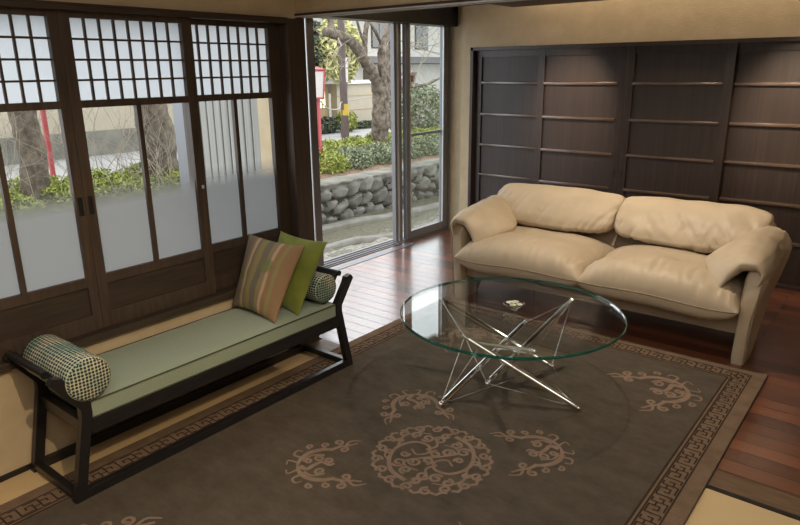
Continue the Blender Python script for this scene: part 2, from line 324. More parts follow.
# corner post and the outside return wall beyond it
b = nb(); box(b, WX - .06, WX + .02, 2.31, 2.345, 0, 1.745, bev=.003); box(b, WX - .10, WX - .005, 2.34, 2.45, 0, 1.76, bev=.004); struct('trim_5', b, 'wood')
b = nb(); box(b, -2.88, WX - .10, 2.37, 2.44, -.9, 2.42, 0); struct('wall_return', b, 'plaster')
b = nb()
for k in range(9): box(b, -3.50 + k * .068, -3.50 + k * .068 + .060, 2.385, 2.44, -.9, 2.3, bev=.008)
struct('wall_return_boards', b, 'curtain')
b = nb(); box(b, -3.70, -3.52, 2.375, 2.45, -.9, 2.3, bev=.004); tube(b, [(-3.60, 2.372, 1.03), (-3.60, 2.38, 1.03)], .02, 14); struct('trim_6', b, 'alu')
# beam between the two rooms
b = nb(); box(b, WX - .12, 2.2, 2.385, 2.44, 1.764, 2.42); struct('wall_beam', b, 'plaster')
b = nb(); box(b, WX, 2.2, 2.378, 2.40, 1.755, 1.770, 0); box(b, WX, 2.2, 2.40, 2.428, 1.763, 1.770, 0); box(b, WX, 2.2, 2.428, 2.440, 1.755, 1.770, 0)
box(b, WX, 2.2, 2.440, 2.470, 1.763, 1.78, 0); box(b, WX, 2.2, 2.470, 2.492, 1.755, 1.78, 0)
box(b, WX, 2.2, 2.3765, 2.3795, 1.752, 1.7592, 1); box(b, WX, 2.2, 2.4265, 2.442, 1.7525, 1.7562, 1); struct('trim_7', b, ['wood_h', 'alu_light'])  # pale strips under the beam stand in for light caught by its grooves
# far wall with closet opening
b = nb()
box(b, -3.33, 2.2, 5.06, 5.22, 1.672, 2.42); box(b, -3.33, -3.232, 5.06, 5.22, 0, 1.672)
box(b, -3.59, -3.33, 5.188, 5.22, 0, 2.42); struct('wall_far', b, 'plaster')
struct('wall_closet_back', bx(-3.25, 2.2, 5.20, 5.24, 0, 1.70), 'closet_frame')
struct('wall_door_upper', bx(-3.74, -3.60, 2.44, 5.22, 1.93, 2.42), 'plaster')
b = nb(); box(b, -3.60, -3.45, 2.6, 5.17, 1.862, 2.10, bev=.004); struct('trim_8', b, 'black')
struct('ceiling', bx(WX - .12, 2.2, -2.2, 2.42, 2.42, 2.5), 'ceil')
struct('ceiling_wood_room', bx(-3.74, 2.2, 2.42, 5.24, 2.42, 2.5), 'ceil')
b = nb(); box(b, -2.64, 2.2, 2.52, 4.70, 1.945, 2.02, bev=.004); struct('ceiling_soffit', b, 'soffit')
struct('wall_right', bx(2.2, 2.3, -2.2, 5.24, -.1, 2.5), 'plaster')
struct('wall_back', bx(WX - .12, 2.3, -2.3, -2.2, -.1, 2.5), 'plaster')
# downlight rings in soffit
dl = thing('downlight', (-2.20, 4.15, 1.945), 'recessed downlight above the second closet door from left', 'downlight', 'closet downlights')
b = nb(); lathe(b, [(.05, 1.945), (.052, 1.938), (.036, 1.938), (.034, 1.945)], -2.20, 4.15); build('trim_ring', b, 'black', dl, True)
c = copy_tree(dl); c.location.x = -.78; c['label'] = 'recessed downlight above the rightmost closet door'

# closet
b = nb(); box(b, -3.232, -3.205, 5.045, 5.20, 0, 1.676); box(b, -3.232, 2.2, 5.045, 5.20, 1.650, 1.676); struct('trim_9', b, 'closet_frame')
b = nb(); box(b, -3.205, 2.2, 5.045, 5.20, 0, .022); struct('trim_10', b, 'closet_frame')
def closet(x0, x1, y, pull, label):
    t = thing('closet_door', ((x0 + x1) / 2, y, .022), label, 'closet door', 'dark sliding closet doors')
    b = nb(); s = .058
    for a in (x0, x1 - s): box(b, a, a + s, y, y + .032, .022, 1.650, bev=.002)
    for z0, z1 in ((.022, .085), (1.595, 1.650)): box(b, x0 + s, x1 - s, y + .001, y + .031, z0, z1)
    build('frame', b, 'closet_frame', t)
    build('panel', bx(x0 + s, x1 - s, y + .016, y + .022, .085, 1.595), 'closet_panel', t)
    for z in (.312, .578, .845, 1.112, 1.380): b = nb(); box(b, x0 + s, x1 - s, y - .012, y + .016, z - .011, z + .011, bev=.005); build('rail', b, 'closet_rail', t, 'auto')
    for px in pull:
        b = nb(); pts = [(px + .009 * math.cos(a), .70 + .034 * math.sin(a)) for a in [k * PI / 8 for k in range(16)]]
        prism(b, pts, 'y', y - .003, y + .004); build('pull', b, 'black', t)
closet(-3.205, -2.53, 5.100, (), 'dark wooden sliding closet door at left end, next to tan wall')
closet(-2.585, -1.857, 5.062, (-1.885,), 'dark sliding closet door, second from left, warmly lit by a downlight')
closet(-1.855, -1.11, 5.062, (-1.827,), 'dark sliding closet door, third from left, behind the sofa middle')
closet(-1.168, -.43, 5.100, (), 'dark sliding closet door behind the right arm of the sofa')
closet(-.45, .29, 5.062, (), 'dark sliding closet door farthest from the tan wall, past the sofa')

# shoji windows
def shoji(n, y0, y1, x, pull=None, sl=.05, sr=.05):
    t = thing('window_%d' % n, (x, (y0 + y1) / 2, .472), kind='structure')
    d = .014; g0, g1 = y0 + sl, y1 - sr; ym = (g0 + g1) / 2
    b = nb()
    for a, s in ((y0, sl), (y1 - sr, sr)): box(b, x - d, x + d, a, a + s, .472, 1.722, bev=.002)
    for z0, z1 in ((.472, .540), (.660, .700), (1.370, 1.398), (1.699, 1.722)): box(b, x - d + .001, x + d - .001, g0, g1, z0, z1)
    box(b, x - .010, x + .011, ym - .010, ym + .010, .70, 1.37)
    build('frame', b, 'wood', t)
    build('wood_panel', bx(x - .004, x + .003, g0, g1, .540, .660), 'wood_h', t)
    b = nb()
    for k in range(1, 8): yy = g0 + (g1 - g0) * k / 8; box(b, x - .008, x + .003, yy - .0043, yy + .0043, 1.398, 1.699)
    for k in range(1, 4): zz = 1.398 + .301 * k / 4; box(b, x - .007, x + .0035, g0, g1, zz - .004, zz + .004)
    build('lattice', b, 'wood', t)
    b = nb(); b.faces.new([b.verts.new(p) for p in ((x - .010, g0, 1.398), (x - .010, g1, 1.398), (x - .010, g1, 1.699), (x - .010, g0, 1.699))]); build('upper_pane', b, 'frost', t)
    for a, c_ in ((g0, ym - .010), (ym + .010, g1)):
        b = nb(); vs = [b.verts.new(p) for p in ((x - .004, a, .70), (x - .004, c_, .70), (x - .004, c_, 1.37), (x - .004, a, 1.37))]; b.faces.new(vs)
        build('lower_pane', b, 'half_frost', t)
    for py in ([pull] if pull else []):
        b = nb(); box(b, x + d - .002, x + d + .001, py - .010, py + .010, .955, 1.03, bev=.001); build('pull', b, 'black', t)
shoji(1, -1.03, -.45, WX - .06); shoji(2, -.50, .07, WX - .025); shoji(3, .03, .67, WX - .06)
shoji(4, .655, 1.216, WX - .025, 1.197, .046, .038); shoji(5, 1.217, 1.785, WX - .025, 1.238, .042, .05); shoji(6, 1.74, 2.31, WX - .06, None, .05, .07)
# small white latch on the middle stile
b = nb(); box(b, WX - .011, WX - .003, 1.758, 1.768, .985, 1.0, bev=.002); tag(build('window_latch', b, 'alu_light'), 'small white latch on the window stile left of rightmost window', 'latch')

# sliding glass doors
def gdoor(n, y0, y1, x, bar):
    t = thing('door_%d' % n, (x, (y0 + y1) / 2, 0), kind='structure')
    b = nb()
    for a, c_ in ((y0, y0 + .05), (y1 - .075, y1)): box(b, x - .02, x + .02, a, c_, .012, 1.90, bev=.003)
    box(b, x - .02, x + .02, y0 + .05, y1 - .075, .012, .085, bev=.003); box(b, x - .02, x + .02, y0 + .05, y1 - .075, 1.865, 1.90)
    build('frame', b, 'alu_dark', t)
    b = nb(); vs = [b.verts.new(p) for p in ((x, y0 + .05, .085), (x, y1 - .075, .085), (x, y1 - .075, 1.865), (x, y0 + .05, 1.865))]; b.faces.new(vs); build('pane', b, 'door_glass', t)
    b = nb()
    for a in (y0 + .048, y1 - .082): box(b, x + .012, x + .024, a, a + .009, .085, 1.865)
    build('bead', b, 'alu_light', t)
    if bar: b = nb(); box(b, x - .03, x - .012, y0 + .05, y1 - .075, .93, .955); build('crossbar', b, 'alu_dark', t)
gdoor(1, 4.535, 5.165, -3.565, True); gdoor(2, 2.75, 3.505, -3.60, False)
b = nb(); box(b, -3.625, -3.585, 4.425, 4.52, .0, 1.90, bev=.003); build_post = struct('trim_11', b, 'alu_dark')
b = nb(); box(b, -3.586, -3.578, 4.455, 4.475, .0, 1.90); struct('trim_12', b, 'alu_light')
b = nb(); box(b, -3.70, -3.54, 2.45, 5.18, -.05, .006, 0)
for xx in (-3.66, -3.615, -3.57): box(b, xx, xx + .008, 2.45, 5.18, .006, .014, 0)
struct('trim_13', b, 'alu_dark')
struct('trim_14', bx(-3.50, -3.43, 2.47, 4.5, -.01, .003), 'alu')
b = nb(); box(b, -3.64, -3.53, 5.165, 5.19, 0, 1.92); struct('trim_15', b, 'alu_dark')
struct('foundation_wall', bx(-3.70, -3.55, 2.44, 5.3, -1.0, -.05), 'weir')
struct('foundation_left', bx(WX - .14, WX - .02, -2.2, 2.44, -1.0, .0), 'weir')

# ------------------------------------------------------------------ outside: ground, stream, wall
random.seed(4)
def ground_grid(name, x0, x1, y0, y1, nx, ny, zf, mats, mf=None):
    b = nb(); V = [[b.verts.new((x0 + (x1 - x0) * i / nx, y0 + (y1 - y0) * j / ny, 0)) for j in range(ny + 1)] for i in range(nx + 1)]
    for r in V:
        for v in r: v.co.z = zf(v.co.x, v.co.y)
    for i in range(nx):
        for j in range(ny):
            f = b.faces.new((V[i][j], V[i + 1][j], V[i + 1][j + 1], V[i][j + 1])); f.smooth = True
            if mf: f.material_index = mf(*f.calc_center_median().xy)
    return struct(name, b, mats)
ground_grid('stream_bed', -7.7, -2.6, -3, 16, 90, 260, lambda x, y: -.86 + .05 * noise.noise(Vector((x * 2.2, y * 2.2, 0))) + .03 * noise.noise(Vector((x * 7, y * 7, 3))) + (.07 if x > -5.9 else 0), ['gravel'])
b = nb(); V = [b.verts.new(p) for p in ((-7.16, -3, -.80), (-3.70, -3, -.80), (-3.70, 15.5, -.80), (-7.16, 15.5, -.80))]; b.faces.new(V)
tag(build('stream_water', b, 'water'), 'shallow stream water running below the stone wall', 'water', kind='stuff')
# low weir ledges crossing the stream bed
def ledge(pts, wid, h, label):
    P = smooth_path(pts, 8); b = nb(); rings = []
    for i, p in enumerate(P):
        t = (P[min(i + 1, len(P) - 1)] - P[max(i - 1, 0)]).normalized(); nrm = Vector((-t.y, t.x, 0)); q = .03 * noise.noise(p * 3)
        rings.append([p + nrm * (wid * s) + Vector((0, 0, z + q)) for s, z in ((-.5, -.1), (-.46, h * .7), (-.2, h), (.2, h), (.46, h * .7), (.5, -.1))])
    loft(b, rings); tag(build('weir_ledge', b, 'weir', smooth=True), label, 'ledge')
ledge([(-6.2, 5.3, -.80), (-6.05, 6.3, -.80), (-5.7, 7.2, -.80), (-5.55, 8.2, -.80)], .16, .05, 'low mossy concrete ledge in the stream nearer the doorway')
ledge([(-7.0, 6.3, -.80), (-6.9, 7.4, -.80), (-6.6, 8.6, -.80), (-6.5, 10.5, -.80)], .22, .04, 'low worn ledge in the stream nearer the stone wall')
# retaining wall of fitted stones, seen as one wall
def stone_wall():
    b = nb(); y0, y1, z0, z1, nx, nz = 0., 15.5, -.95, -.16, 330, 34; sx = .30; V = []
    seeds = {}
    rnd = random.Random(7)
    for i in range(-2, int((y1 - y0) / sx) + 3):
        for j in range(-2, 6): seeds[(i, j)] = (y0 + (i + .5 * (j % 2) + rnd.uniform(.1, .9)) * sx, z0 + (j + rnd.uniform(.1, .9)) * .24)
    def f12(y, z):
        i, j = int((y - y0) / sx), int((z - z0) / .24); ds = []
        for a in range(i - 2, i + 3):
            for c_ in range(j - 2, j + 3):
                s = seeds.get((a, c_))
                if s: ds.append(math.hypot(y - s[0], (z - s[1]) * 1.15))
        ds.sort(); return ds[0], ds[1]
    gap = {}
    for k in range(nx + 1):
        row = []
        for j in range(nz + 1):
            y = y0 + (y1 - y0) * k / nx; z = z0 + (z1 - z0) * j / nz; d1, d2 = f12(y, z); e = min(1, (d2 - d1) / .10); e = e * e * (3 - 2 * e)
            if j > nz - 5: e = max(e, .55)
            x = -7.36 + .30 * (z - z0) / (z1 - z0) + .10 * e + .03 * noise.noise(Vector((0, y * 6, z * 6)))
            v = b.verts.new((x, y, z)); gap[v] = e; row.append(v)
        V.append(row)
    for k in range(nx):
        for j in range(nz):
            f = b.faces.new((V[k][j], V[k + 1][j], V[k + 1][j + 1], V[k][j + 1])); f.smooth = True
            f.material_index = 1 if sum(gap[v] for v in f.verts) < 1.5 else 0
    top = [b.verts.new((-7.55, r[-1].co.y, z1 - .01)) for r in V]
    for k in range(nx): b.faces.new((V[k][-1], V[k + 1][-1], top[k + 1], top[k])).smooth = True
    tag(build('stone_wall', b, ['stone', 'stone_gap']), 'grey fitted stone retaining wall on the far bank of the stream', 'stone wall')
stone_wall()
ground_grid('garden_bed', -8.9, -7.3, -3, 17, 16, 120, lambda x, y: -.19 + .16 * min(1, max(0, (-7.35 - x) / .8)) + .03 * noise.noise(Vector((x * 4, y * 4, 0))), ['soil'])
struct('street', bx(-14.6, -8.9, -6, 30, -.5, -.22), 'concrete')
struct('street_far_ground', bx(-40, -14.6, -20, 60, -.6, -.25), 'concrete')

def leaves(b, n, c, r, size, seed, flat=1.0, shell=.55, elong=1.8, droop=0):
    rd = random.Random(seed); c = Vector(c)
    for _ in range(n):
        while True:
            p = Vector((rd.uniform(-1, 1), rd.uniform(-1, 1), rd.uniform(-1, 1)))
            if shell < p.length < 1: break
        lump = 1 + .18 * noise.noise(p * 2.3 + Vector((seed, 0, 0)))
        p = Vector((p.x * r[0], p.y * r[1], p.z * r[2])) * lump + c
        d = Vector((rd.gauss(0, 1), rd.gauss(0, 1), rd.gauss(0, 1) + .3 - droop)).normalized(); s = size * rd.uniform(.6, 1.25)
        e = d.orthogonal().normalized(); e = Matrix.Rotation(rd.uniform(0, 6.3), 3, d) @ e; g = d.cross(e)
        vs = [b.verts.new(p + q) for q in (-e * s * elong * .5, g * s * .42, e * s * elong * .5 + d * s * .2, -g * s * .42)]
        b.faces.new(vs)
def bush(name, c, r, n, size, m, label, cat, group, seed, ground=None, **k):
    g = c[2] - r[2] if ground is None else ground
    t = thing(name, (c[0], c[1], g), label, cat, group)
    b = nb(); leaves(b, n, c, r, size, seed, **k); build('foliage', b, m, t)
    b = nb(); rd = random.Random(seed)
    for q in range(7):
        e = Vector((c[0] + rd.uniform(-.6, .6) * r[0], c[1] + rd.uniform(-.6, .6) * r[1], c[2] + rd.uniform(-.2, .6) * r[2]))
        tube(b, [(c[0] + rd.uniform(-.1, .1), c[1] + rd.uniform(-.1, .1), g), (Vector(c) + e) / 2 - Vector((0, 0, r[2] * .4)), e], [.012, .009, .005], 5)
    build('stem', b, 'bark_dark', t); return t
k = 0
for y in [2.0 + .72 * i for i in range(18)]:
    k += 1; bush('azalea_bush', (-8.45, y, .04), (.42, .46, .26), 3600, .034, 'leaf_y', 'yellow-green clipped bush in the back row along the street', 'azalea', 'yellow-green bushes along the street', 100 + k)
for y in [2.1 + .72 * i for i in range(9)]:
    k += 1; bush('azalea_bush', (-7.92, y, -.03), (.42, .46, .27), 3600, .034, 'leaf_y', 'yellow-green bush leaning over the bank left of the doorway tree', 'azalea', 'yellow-green bushes on the bank', 100 + k)
for y in [8.50 + .72 * i for i in range(7)]:
    k += 1; bush('variegated_bush', (-7.92, y, -.03), (.40, .46, .24), 3600, .034, 'leaf_g', 'grey-green variegated bush on the bank above the stone wall', 'bush', 'grey-green bushes on the bank', 100 + k)

# trees
def twigs(b, p, d, l, r, depth, rd, spread=.6):
    pts = [p]; q = Vector(p); dd = Vector(d)
    for i in range(4):
        dd = (dd + Vector((rd.gauss(0, .22), rd.gauss(0, .22), rd.gauss(.03, .16)))).normalized(); q = q + dd * l / 4; pts.append(q)
    tube(b, pts, [r, r * .85, r * .7, r * .6, r * .45], 5, False)
    if depth:
        for i in (2, 3, 4):
            if rd.random() < .85:
                nd = (dd + Vector((rd.gauss(0, spread), rd.gauss(0, spread), rd.gauss(.1, spread)))).normalized(); twigs(b, pts[i], nd, l * rd.uniform(.55, .8), r * .5, depth - 1, rd, spread)
t = thing('cherry_tree', (-8.3, 9.82, -.03), 'bare old cherry tree with forked trunk seen through the doorway', 'tree', 'bare street trees')
b = nb()
tube(b, smooth_path([(-8.3, 9.82, -.1), (-8.32, 9.80, .30), (-8.28, 9.81, .62), (-8.3, 9.83, .95), (-8.3, 9.84, 1.25)], 6), [.20] * 3 + [.165] * 6 + [.18] * 6 + [.16] * 6 + [.18] * 4, 14, True, .22)
def limb(pts, r0, r1, seg=9):
    P = smooth_path(pts, 6); tube(b, P, [r0 + (r1 - r0) * i / (len(P) - 1) for i in range(len(P))], seg, True, .2)
limb([(-8.3, 9.80, 1.12), (-8.28, 9.62, 1.40), (-8.25, 9.32, 1.67), (-8.2, 9.10, 1.85), (-8.2, 8.80, 2.03), (-8.22, 8.47, 2.10), (-8.22, 8.30, 2.12)], .12, .075)
limb([(-8.22, 8.46, 2.08), (-8.22, 8.46, 2.3), (-8.25, 8.44, 2.6), (-8.3, 8.3, 3.0)], .065, .05)
limb([(-8.3, 9.88, 1.10), (-8.33, 10.05, 1.45), (-8.36, 10.22, 1.80), (-8.4, 10.42, 2.2), (-8.5, 10.5, 2.8)], .15, .08)
limb([(-8.28, 9.80, 1.15), (-8.2, 9.76, 1.5), (-8.2, 9.78, 1.92), (-8.22, 9.98, 2.18), (-8.25, 10.15, 2.5), (-8.3, 10.2, 2.9)], .095, .05)
limb([(-8.24, 9.32, 1.65), (-8.3, 9.40, 1.95), (-8.3, 9.46, 2.25), (-8.3, 9.62, 2.6), (-8.3, 9.7, 3.0)], .06, .035)
limb([(-8.2, 9.78, 1.92), (-8.15, 9.55, 2.15), (-8.1, 9.25, 2.4), (-8.1, 9.0, 2.7)], .035, .02, 6)
limb([(-8.25, 9.38, 1.9), (-8.2, 9.2, 2.1), (-8.1, 9.0, 2.3), (-8.0, 8.8, 2.6)], .03, .018, 6)
limb([(-8.3, 9.95, .95), (-8.25, 10.2, 1.12), (-8.2, 10.6, 1.16), (-8.1, 11.1, 1.22), (-8.0, 11.6, 1.4)], .04, .02, 6)
build('trunk', b, 'bark', t, True)
b = nb(); rd = random.Random(3)
for p, d, l in (((-8.4, 10.4, 2.1), (.1, .6, -.2), 1.1), ((-8.35, 10.2, 1.7), (.1, .8, .2), 1.2), ((-8.4, 10.3, 2.0), (0, 1, .3), 1.3), ((-8.2, 8.6, 2.05), (.1, -.4, -.4), .7), ((-8.22, 8.9, 2.0), (.1, .1, -.7), .5),
                ((-8.2, 9.9, 2.1), (.2, .6, -.3), .8), ((-8.1, 11.0, 1.2), (0, .8, .2), 1.0), ((-8.1, 10.6, 1.16), (0, .6, .5), 1.0), ((-8.3, 9.46, 2.2), (.2, -.2, .2), .7), ((-8.2, 10.4, 1.14), (0, .3, -.6), .6)):
    b = nb(); twigs(b, Vector(p), Vector(d).normalized(), l, .016, 3, rd); build('twig_spray', b, 'twig', t)
def trunk_tree(base, top, r, label, seed):
    t = thing('cherry_tree', base, label, 'tree', 'bare street trees'); b = nb(); B, T_ = Vector(base), Vector(top)
    P = smooth_path([B - Vector((0, 0, .1)), B + (T_ - B) * .15, B + (T_ - B) * .45 + Vector((0, .03, 0)), B + (T_ - B) * .7, T_], 6)
    tube(b, P, [r * (1.25 - .3 * min(1, i / 8)) for i in range(len(P))], 14, True, .22)
    for dy, dz, rr in ((-.9, 1.0, .5), (.8, 1.1, .55), (.1, 1.3, .45)):
        P = smooth_path([T_ - Vector((0, 0, .15)), T_ + Vector((.1, dy * .5, dz * .45)), T_ + Vector((.05, dy, dz))], 6); tube(b, P, [r * rr * (1 - .4 * i / len(P)) for i in range(len(P))], 9, True, .2)
    build('trunk', b, 'bark_dark', t, True)
    b = nb(); rd = random.Random(seed)
    for q in range(9): b = nb(); twigs(b, T_ + Vector((0, rd.uniform(-.8, .8), rd.uniform(.3, 1))), Vector((rd.gauss(0, .5), rd.gauss(0, 1), rd.gauss(0, .5))).normalized(), 1.1, .014, 2, rd); build('twig_spray', b, 'twig', t)
trunk_tree((-8.05, 3.26, -.03), (-8.1, 3.27, 1.45), .155, 'thick bare tree trunk seen through the leftmost window beside red lantern post', 11)
trunk_tree((-8.15, 4.98, -.03), (-8.1, 4.84, 1.5), .23, 'thick bare tree trunk behind pale twigs, seen through the middle window', 12)
def twig_shrub(c, h, n, label, seed, spread=.25, r=.008, depth=2, mt='twig'):
    b = nb(); rd = random.Random(seed); c = Vector(c)
    for q in range(n): twigs(b, c + Vector((rd.uniform(-.08, .08), rd.uniform(-spread, spread), 0)), Vector((rd.gauss(0, .2), rd.gauss(0, .28), 1)).normalized(), h * rd.uniform(.5, .75), r, depth, rd, .35)
    tag(build('bare_shrub', b, mt), label, 'shrub')
twig_shrub((-7.7, 4.75, -.1), 1.15, 13, 'pale leafless shrub in front of the trunk in the middle window', 21)
twig_shrub((-7.75, 4.05, -.1), 1.2, 10, 'thin leafless shrub over the hedge in left half of middle window', 22, .35, .006)
twig_shrub((-7.8, 2.75, -.1), 1.2, 12, 'leafless grey shrub left of the trunk in the leftmost window', 23, .4, .006)
twig_shrub((-10.8, 4.75, -.2), 1.9, 20, 'tangle of bare shrubbery across the street behind the leftmost window', 24, 1.0, .010, 3)

# street furniture
def lantern(y, x, z0, zl, label, s=1.0):
    t = thing('street_lantern', (x, y, z0), label, 'street lantern', 'red street lanterns')
    b = nb(); box(b, x - .027, x + .027, y - .027, y + .027, z0, zl, bev=.006); box(b, x - .07, x + .07, y - .07, y + .07, z0, z0 + .30, bev=.006); build('post', b, 'red', t)
    b = nb(); lathe(b, [(.0, zl), (.13 * s, zl + .01), (.175 * s, zl + .43), (0., zl + .43)], x, y, 4); build('lamp_paper', b, 'lampwhite', t)
    b = nb()
    for k in range(4):
        a = 2 * PI * k / 4; tube(b, [(x + .135 * s * math.cos(a), y + .135 * s * math.sin(a), zl), (x + .18 * s * math.cos(a), y + .18 * s * math.sin(a), zl + .44)], .013, 6)
    for rr, z in ((.14, zl), (.18, zl + .44)): pts = [(x + rr * s * math.cos(2 * PI * k / 4), y + rr * s * math.sin(2 * PI * k / 4), z) for k in range(5)]; tube(b, pts, .016, 6)
    build('lamp_frame', b, 'red', t)
    b = nb(); lathe(b, [(0, zl + .50), (.06 * s, zl + .49), (.21 * s, zl + .455), (.20 * s, zl + .44), (0, zl + .44)], x, y, 4); build('lamp_roof', b, 'red', t)
lantern(7.86, -8.0, -.06, 1.06, 'red-framed street lantern with white paper at left edge of the doorway')
lantern(4.02, -9.3, -.22, 1.75, 'red street lantern post seen through the leftmost window')
t = thing('utility_pole', (-10, 10.62, -.22), 'brown utility pole with yellow band left of doorway tree', 'utility pole')
b = nb(); tube(b, [(-10, 10.62, -.22), (-10, 10.60, 1.5), (-10, 10.59, 4.2)], [.085, .08, .07], 14); build('pole', b, 'pole', t, 'auto')
b = nb(); tube(b, [(-10, 10.62, .56), (-10, 10.62, .80)], .092, 14); o = build('band', b, 'yellow', t, 'auto'); o['label'] = 'yellow band'
b = nb(); box(b, -9.925, -9.905, 10.60, 10.66, 1.25, 1.75); o = build('sign_plate', b, 'lampwhite', t); o['label'] = 'narrow white plate'
b = nb(); tube(b, smooth_path([(-8.0, 7.9, 1.02), (-8.2, 8.3, .86), (-8.8, 9.2, .80), (-10, 10.55, .84), (-11, 12.2, .82), (-11.6, 14.5, .90)], 8), .012, 6); tag(build('rope', b, 'rope', smooth=True), 'pale rope sagging from the red lantern past the utility pole', 'rope')

# houses across the street
t = thing('garden_wall', (-14, 15.7, -.25), 'cream boarded garden wall across the street behind the cherry tree', 'wall')
b = nb(); box(b, -14.25, -14, 14.55, 16.95, -.25, 1.10); build('wall_face', b, 'cream', t)
b = nb()
for z in (.32, .74): box(b, -14.0, -13.985, 14.55, 16.95, z, z + .02)
build('batten', b, 'tanwall', t)
b = nb(); prism(b, [(-14.32, 1.10), (-13.9, 1.10), (-14.1, 1.20)], 'y', 14.5, 17.0); build('cap', b, 'pale', t)
t = thing('house', (-15, 13.2, -.25), 'tan house with dark eave and lit entry across the street', 'house')
b = nb(); box(b, -17, -14.3, 12.0, 14.5, -.25, 1.35); build('wall', b, 'tanwall', t)
b = nb(); prism(b, [(-13.75, 1.12), (-14.0, 1.30), (-17.2, 2.0), (-17.2, 1.3), (-14.2, 1.12)], 'y', 11.8, 14.9); build('eave', b, 'tile', t)
b = nb(); box(b, -14.34, -14.26, 13.2, 13.95, -.2, 1.05); build('entry', b, 'darkroom', t)
b = nb(); box(b, -14.30, -14.0, 13.80, 14.05, .44, .92, bev=.01); o = build('entry_lamp', b, 'lit', t); o['label'] = 'lit paper entry lamp'
b = nb(); box(b, -14.302, -13.995, 13.91, 13.94, .43, .93); box(b, -14.302, -13.995, 13.79, 14.06, .42, .44); box(b, -14.302, -13.995, 13.79, 14.06, .92, .945); build('lamp_frame', b, 'darkroom', o)
t = thing('gate', (-14.1, 17.6, -.25), 'reddish brown slatted gate right of the cherry trunk', 'gate')
b = nb()
for q in range(14): box(b, -14.2, -14.14, 17.0 + q * .1, 17.0 + q * .1 + .08, -.2, 1.2)
build('slat_panel', b, 'slat', t)
b = nb(); box(b, -14.25, -14.05, 16.95, 17.02, -.25, 1.35); box(b, -14.25, -14.05, 18.38, 18.48, -.25, 1.35); box(b, -14.3, -14.0, 16.9, 18.5, 1.3, 1.4); build('frame', b, 'slat', t)
t = thing('house', (-19, 20, -.25), 'pale two-storey house behind the garden wall and cherry tree', 'house')
b = nb(); box(b, -23, -17.5, 15.5, 31.0, -.25, 3.9); build('wall', b, 'pale', t)
b = nb(); prism(b, [(-16.9, 1.75), (-17.6, 2.05), (-17.6, 1.7)], 'y', 15.2, 31.2); build('lower_eave', b, 'tile', t)
b = nb(); prism(b, [(-16.8, 3.8), (-20.2, 5.2), (-23.6, 3.8)], 'y', 15.0, 31.5); build('roof', b, 'tile', t)
for y in (17.6, 20.2, 23.0, 25.6):
    b = nb(); box(b, -17.52, -17.47, y, y + .9, 2.3, 3.3); o = build('window', b, 'darkroom', t); b = nb(); box(b, -17.475, -17.455, y + .05, y + .43, 2.35, 3.25); box(b, -17.475, -17.455, y + .47, y + .85, 2.35, 3.25); build('pane', b, 'door_glass', o)
for y in (17.3, 19.7): b = nb(); box(b, -17.52, -17.46, y, y + 1.2, .7, 1.5); build('window', b, 'darkroom', t)
t = thing('street_fence', (-14, 8, -.25), 'beige plastered street wall on dark stone base, seen through the middle window', 'wall')
b = nb(); box(b, -14.3, -14.05, 1.0, 11.9, .30, 2.3); build('wall_face', b, 'cream', t)
b = nb(); box(b, -14.3, -14.0, 1.0, 11.9, -.25, .30); build('stone_base', b, 'stone', t)
b = nb(); prism(b, [(-14.5, 2.3), (-13.85, 2.3), (-14.18, 2.5)], 'y', .9, 12.0); build('cap', b, 'tile', t)
bush('bamboo', (-12.3, 12.95, 2.0), (.5, .75, .85), 2000, .085, 'leaf_b', 'yellow-green bamboo foliage hanging behind the utility pole', 'bamboo', None, 301, elong=2.6, droop=.6, ground=-.22)
bush('pine_tree', (-12.8, 12.2, 2.05), (.6, .75, .75), 2800, .07, 'leaf_d', 'dark evergreen foliage above the tan house in the doorway', 'tree', None, 302, ground=-.22)
bush('garden_shrub', (-13.4, 13.4, .0), (.3, .7, .25), 1200, .06, 'leaf_d', 'dark low shrub at the foot of the tan house', 'shrub', None, 303)
bush('garden_shrub', (-13.2, 14.1, .1), (.3, .35, .30), 900, .06, 'leaf_y', 'rounded green shrub at foot of house beside utility pole', 'shrub', None, 304)
bush('garden_shrub', (-13.6, 15.6, -.14), (.25, 1.1, .14), 1500, .05, 'leaf_d', 'low dark planting along the foot of the cream garden wall', 'shrub', None, 305)
bush('leafy_shrub', (-9.3, 12.3, .55), (.6, .95, .65), 4200, .055, 'leaf_g', 'tall pale leafy shrub seen through the glass door', 'shrub', None, 306)

# ------------------------------------------------------------------ rug (one woven piece, pattern in its own mesh)
RX0, RX1, RY0, RY1 = -2.39, -.425, .24, 3.48
ZN = [0]
def ribbon(b, pts, wd, z, mi, taper=False):
    ZN[0] = (ZN[0] + 1) % 97; z = z + ZN[0] * 4e-6
    P = [Vector((p[0], p[1], 0)) for p in pts]; n = len(P); L = []
    for i, p in enumerate(P):
        a = (p - P[i - 1]).normalized() if i else None; c_ = (P[i + 1] - p).normalized() if i < n - 1 else None
        if a is None: t = c_; k = 1
        elif c_ is None: t = a; k = 1
        else:
            t = (a + c_); t = t.normalized() if t.length > 1e-6 else a; k = 1 / max(.6, abs(t.dot(a)))
        nr = Vector((-t.y, t.x, 0)); w_ = wd * k * .5
        if taper: w_ *= .45 + .55 * math.sin(PI * min(1, .12 + .88 * (1 - abs(2 * i / (n - 1) - 1)))) if taper == 2 else (1 - .55 * i / (n - 1))
        L.append((b.verts.new((p.x + nr.x * w_, p.y + nr.y * w_, z)), b.verts.new((p.x - nr.x * w_, p.y - nr.y * w_, z))))
    for A, B in zip(L, L[1:]): b.faces.new((A[0], A[1], B[1], B[0])).material_index = mi
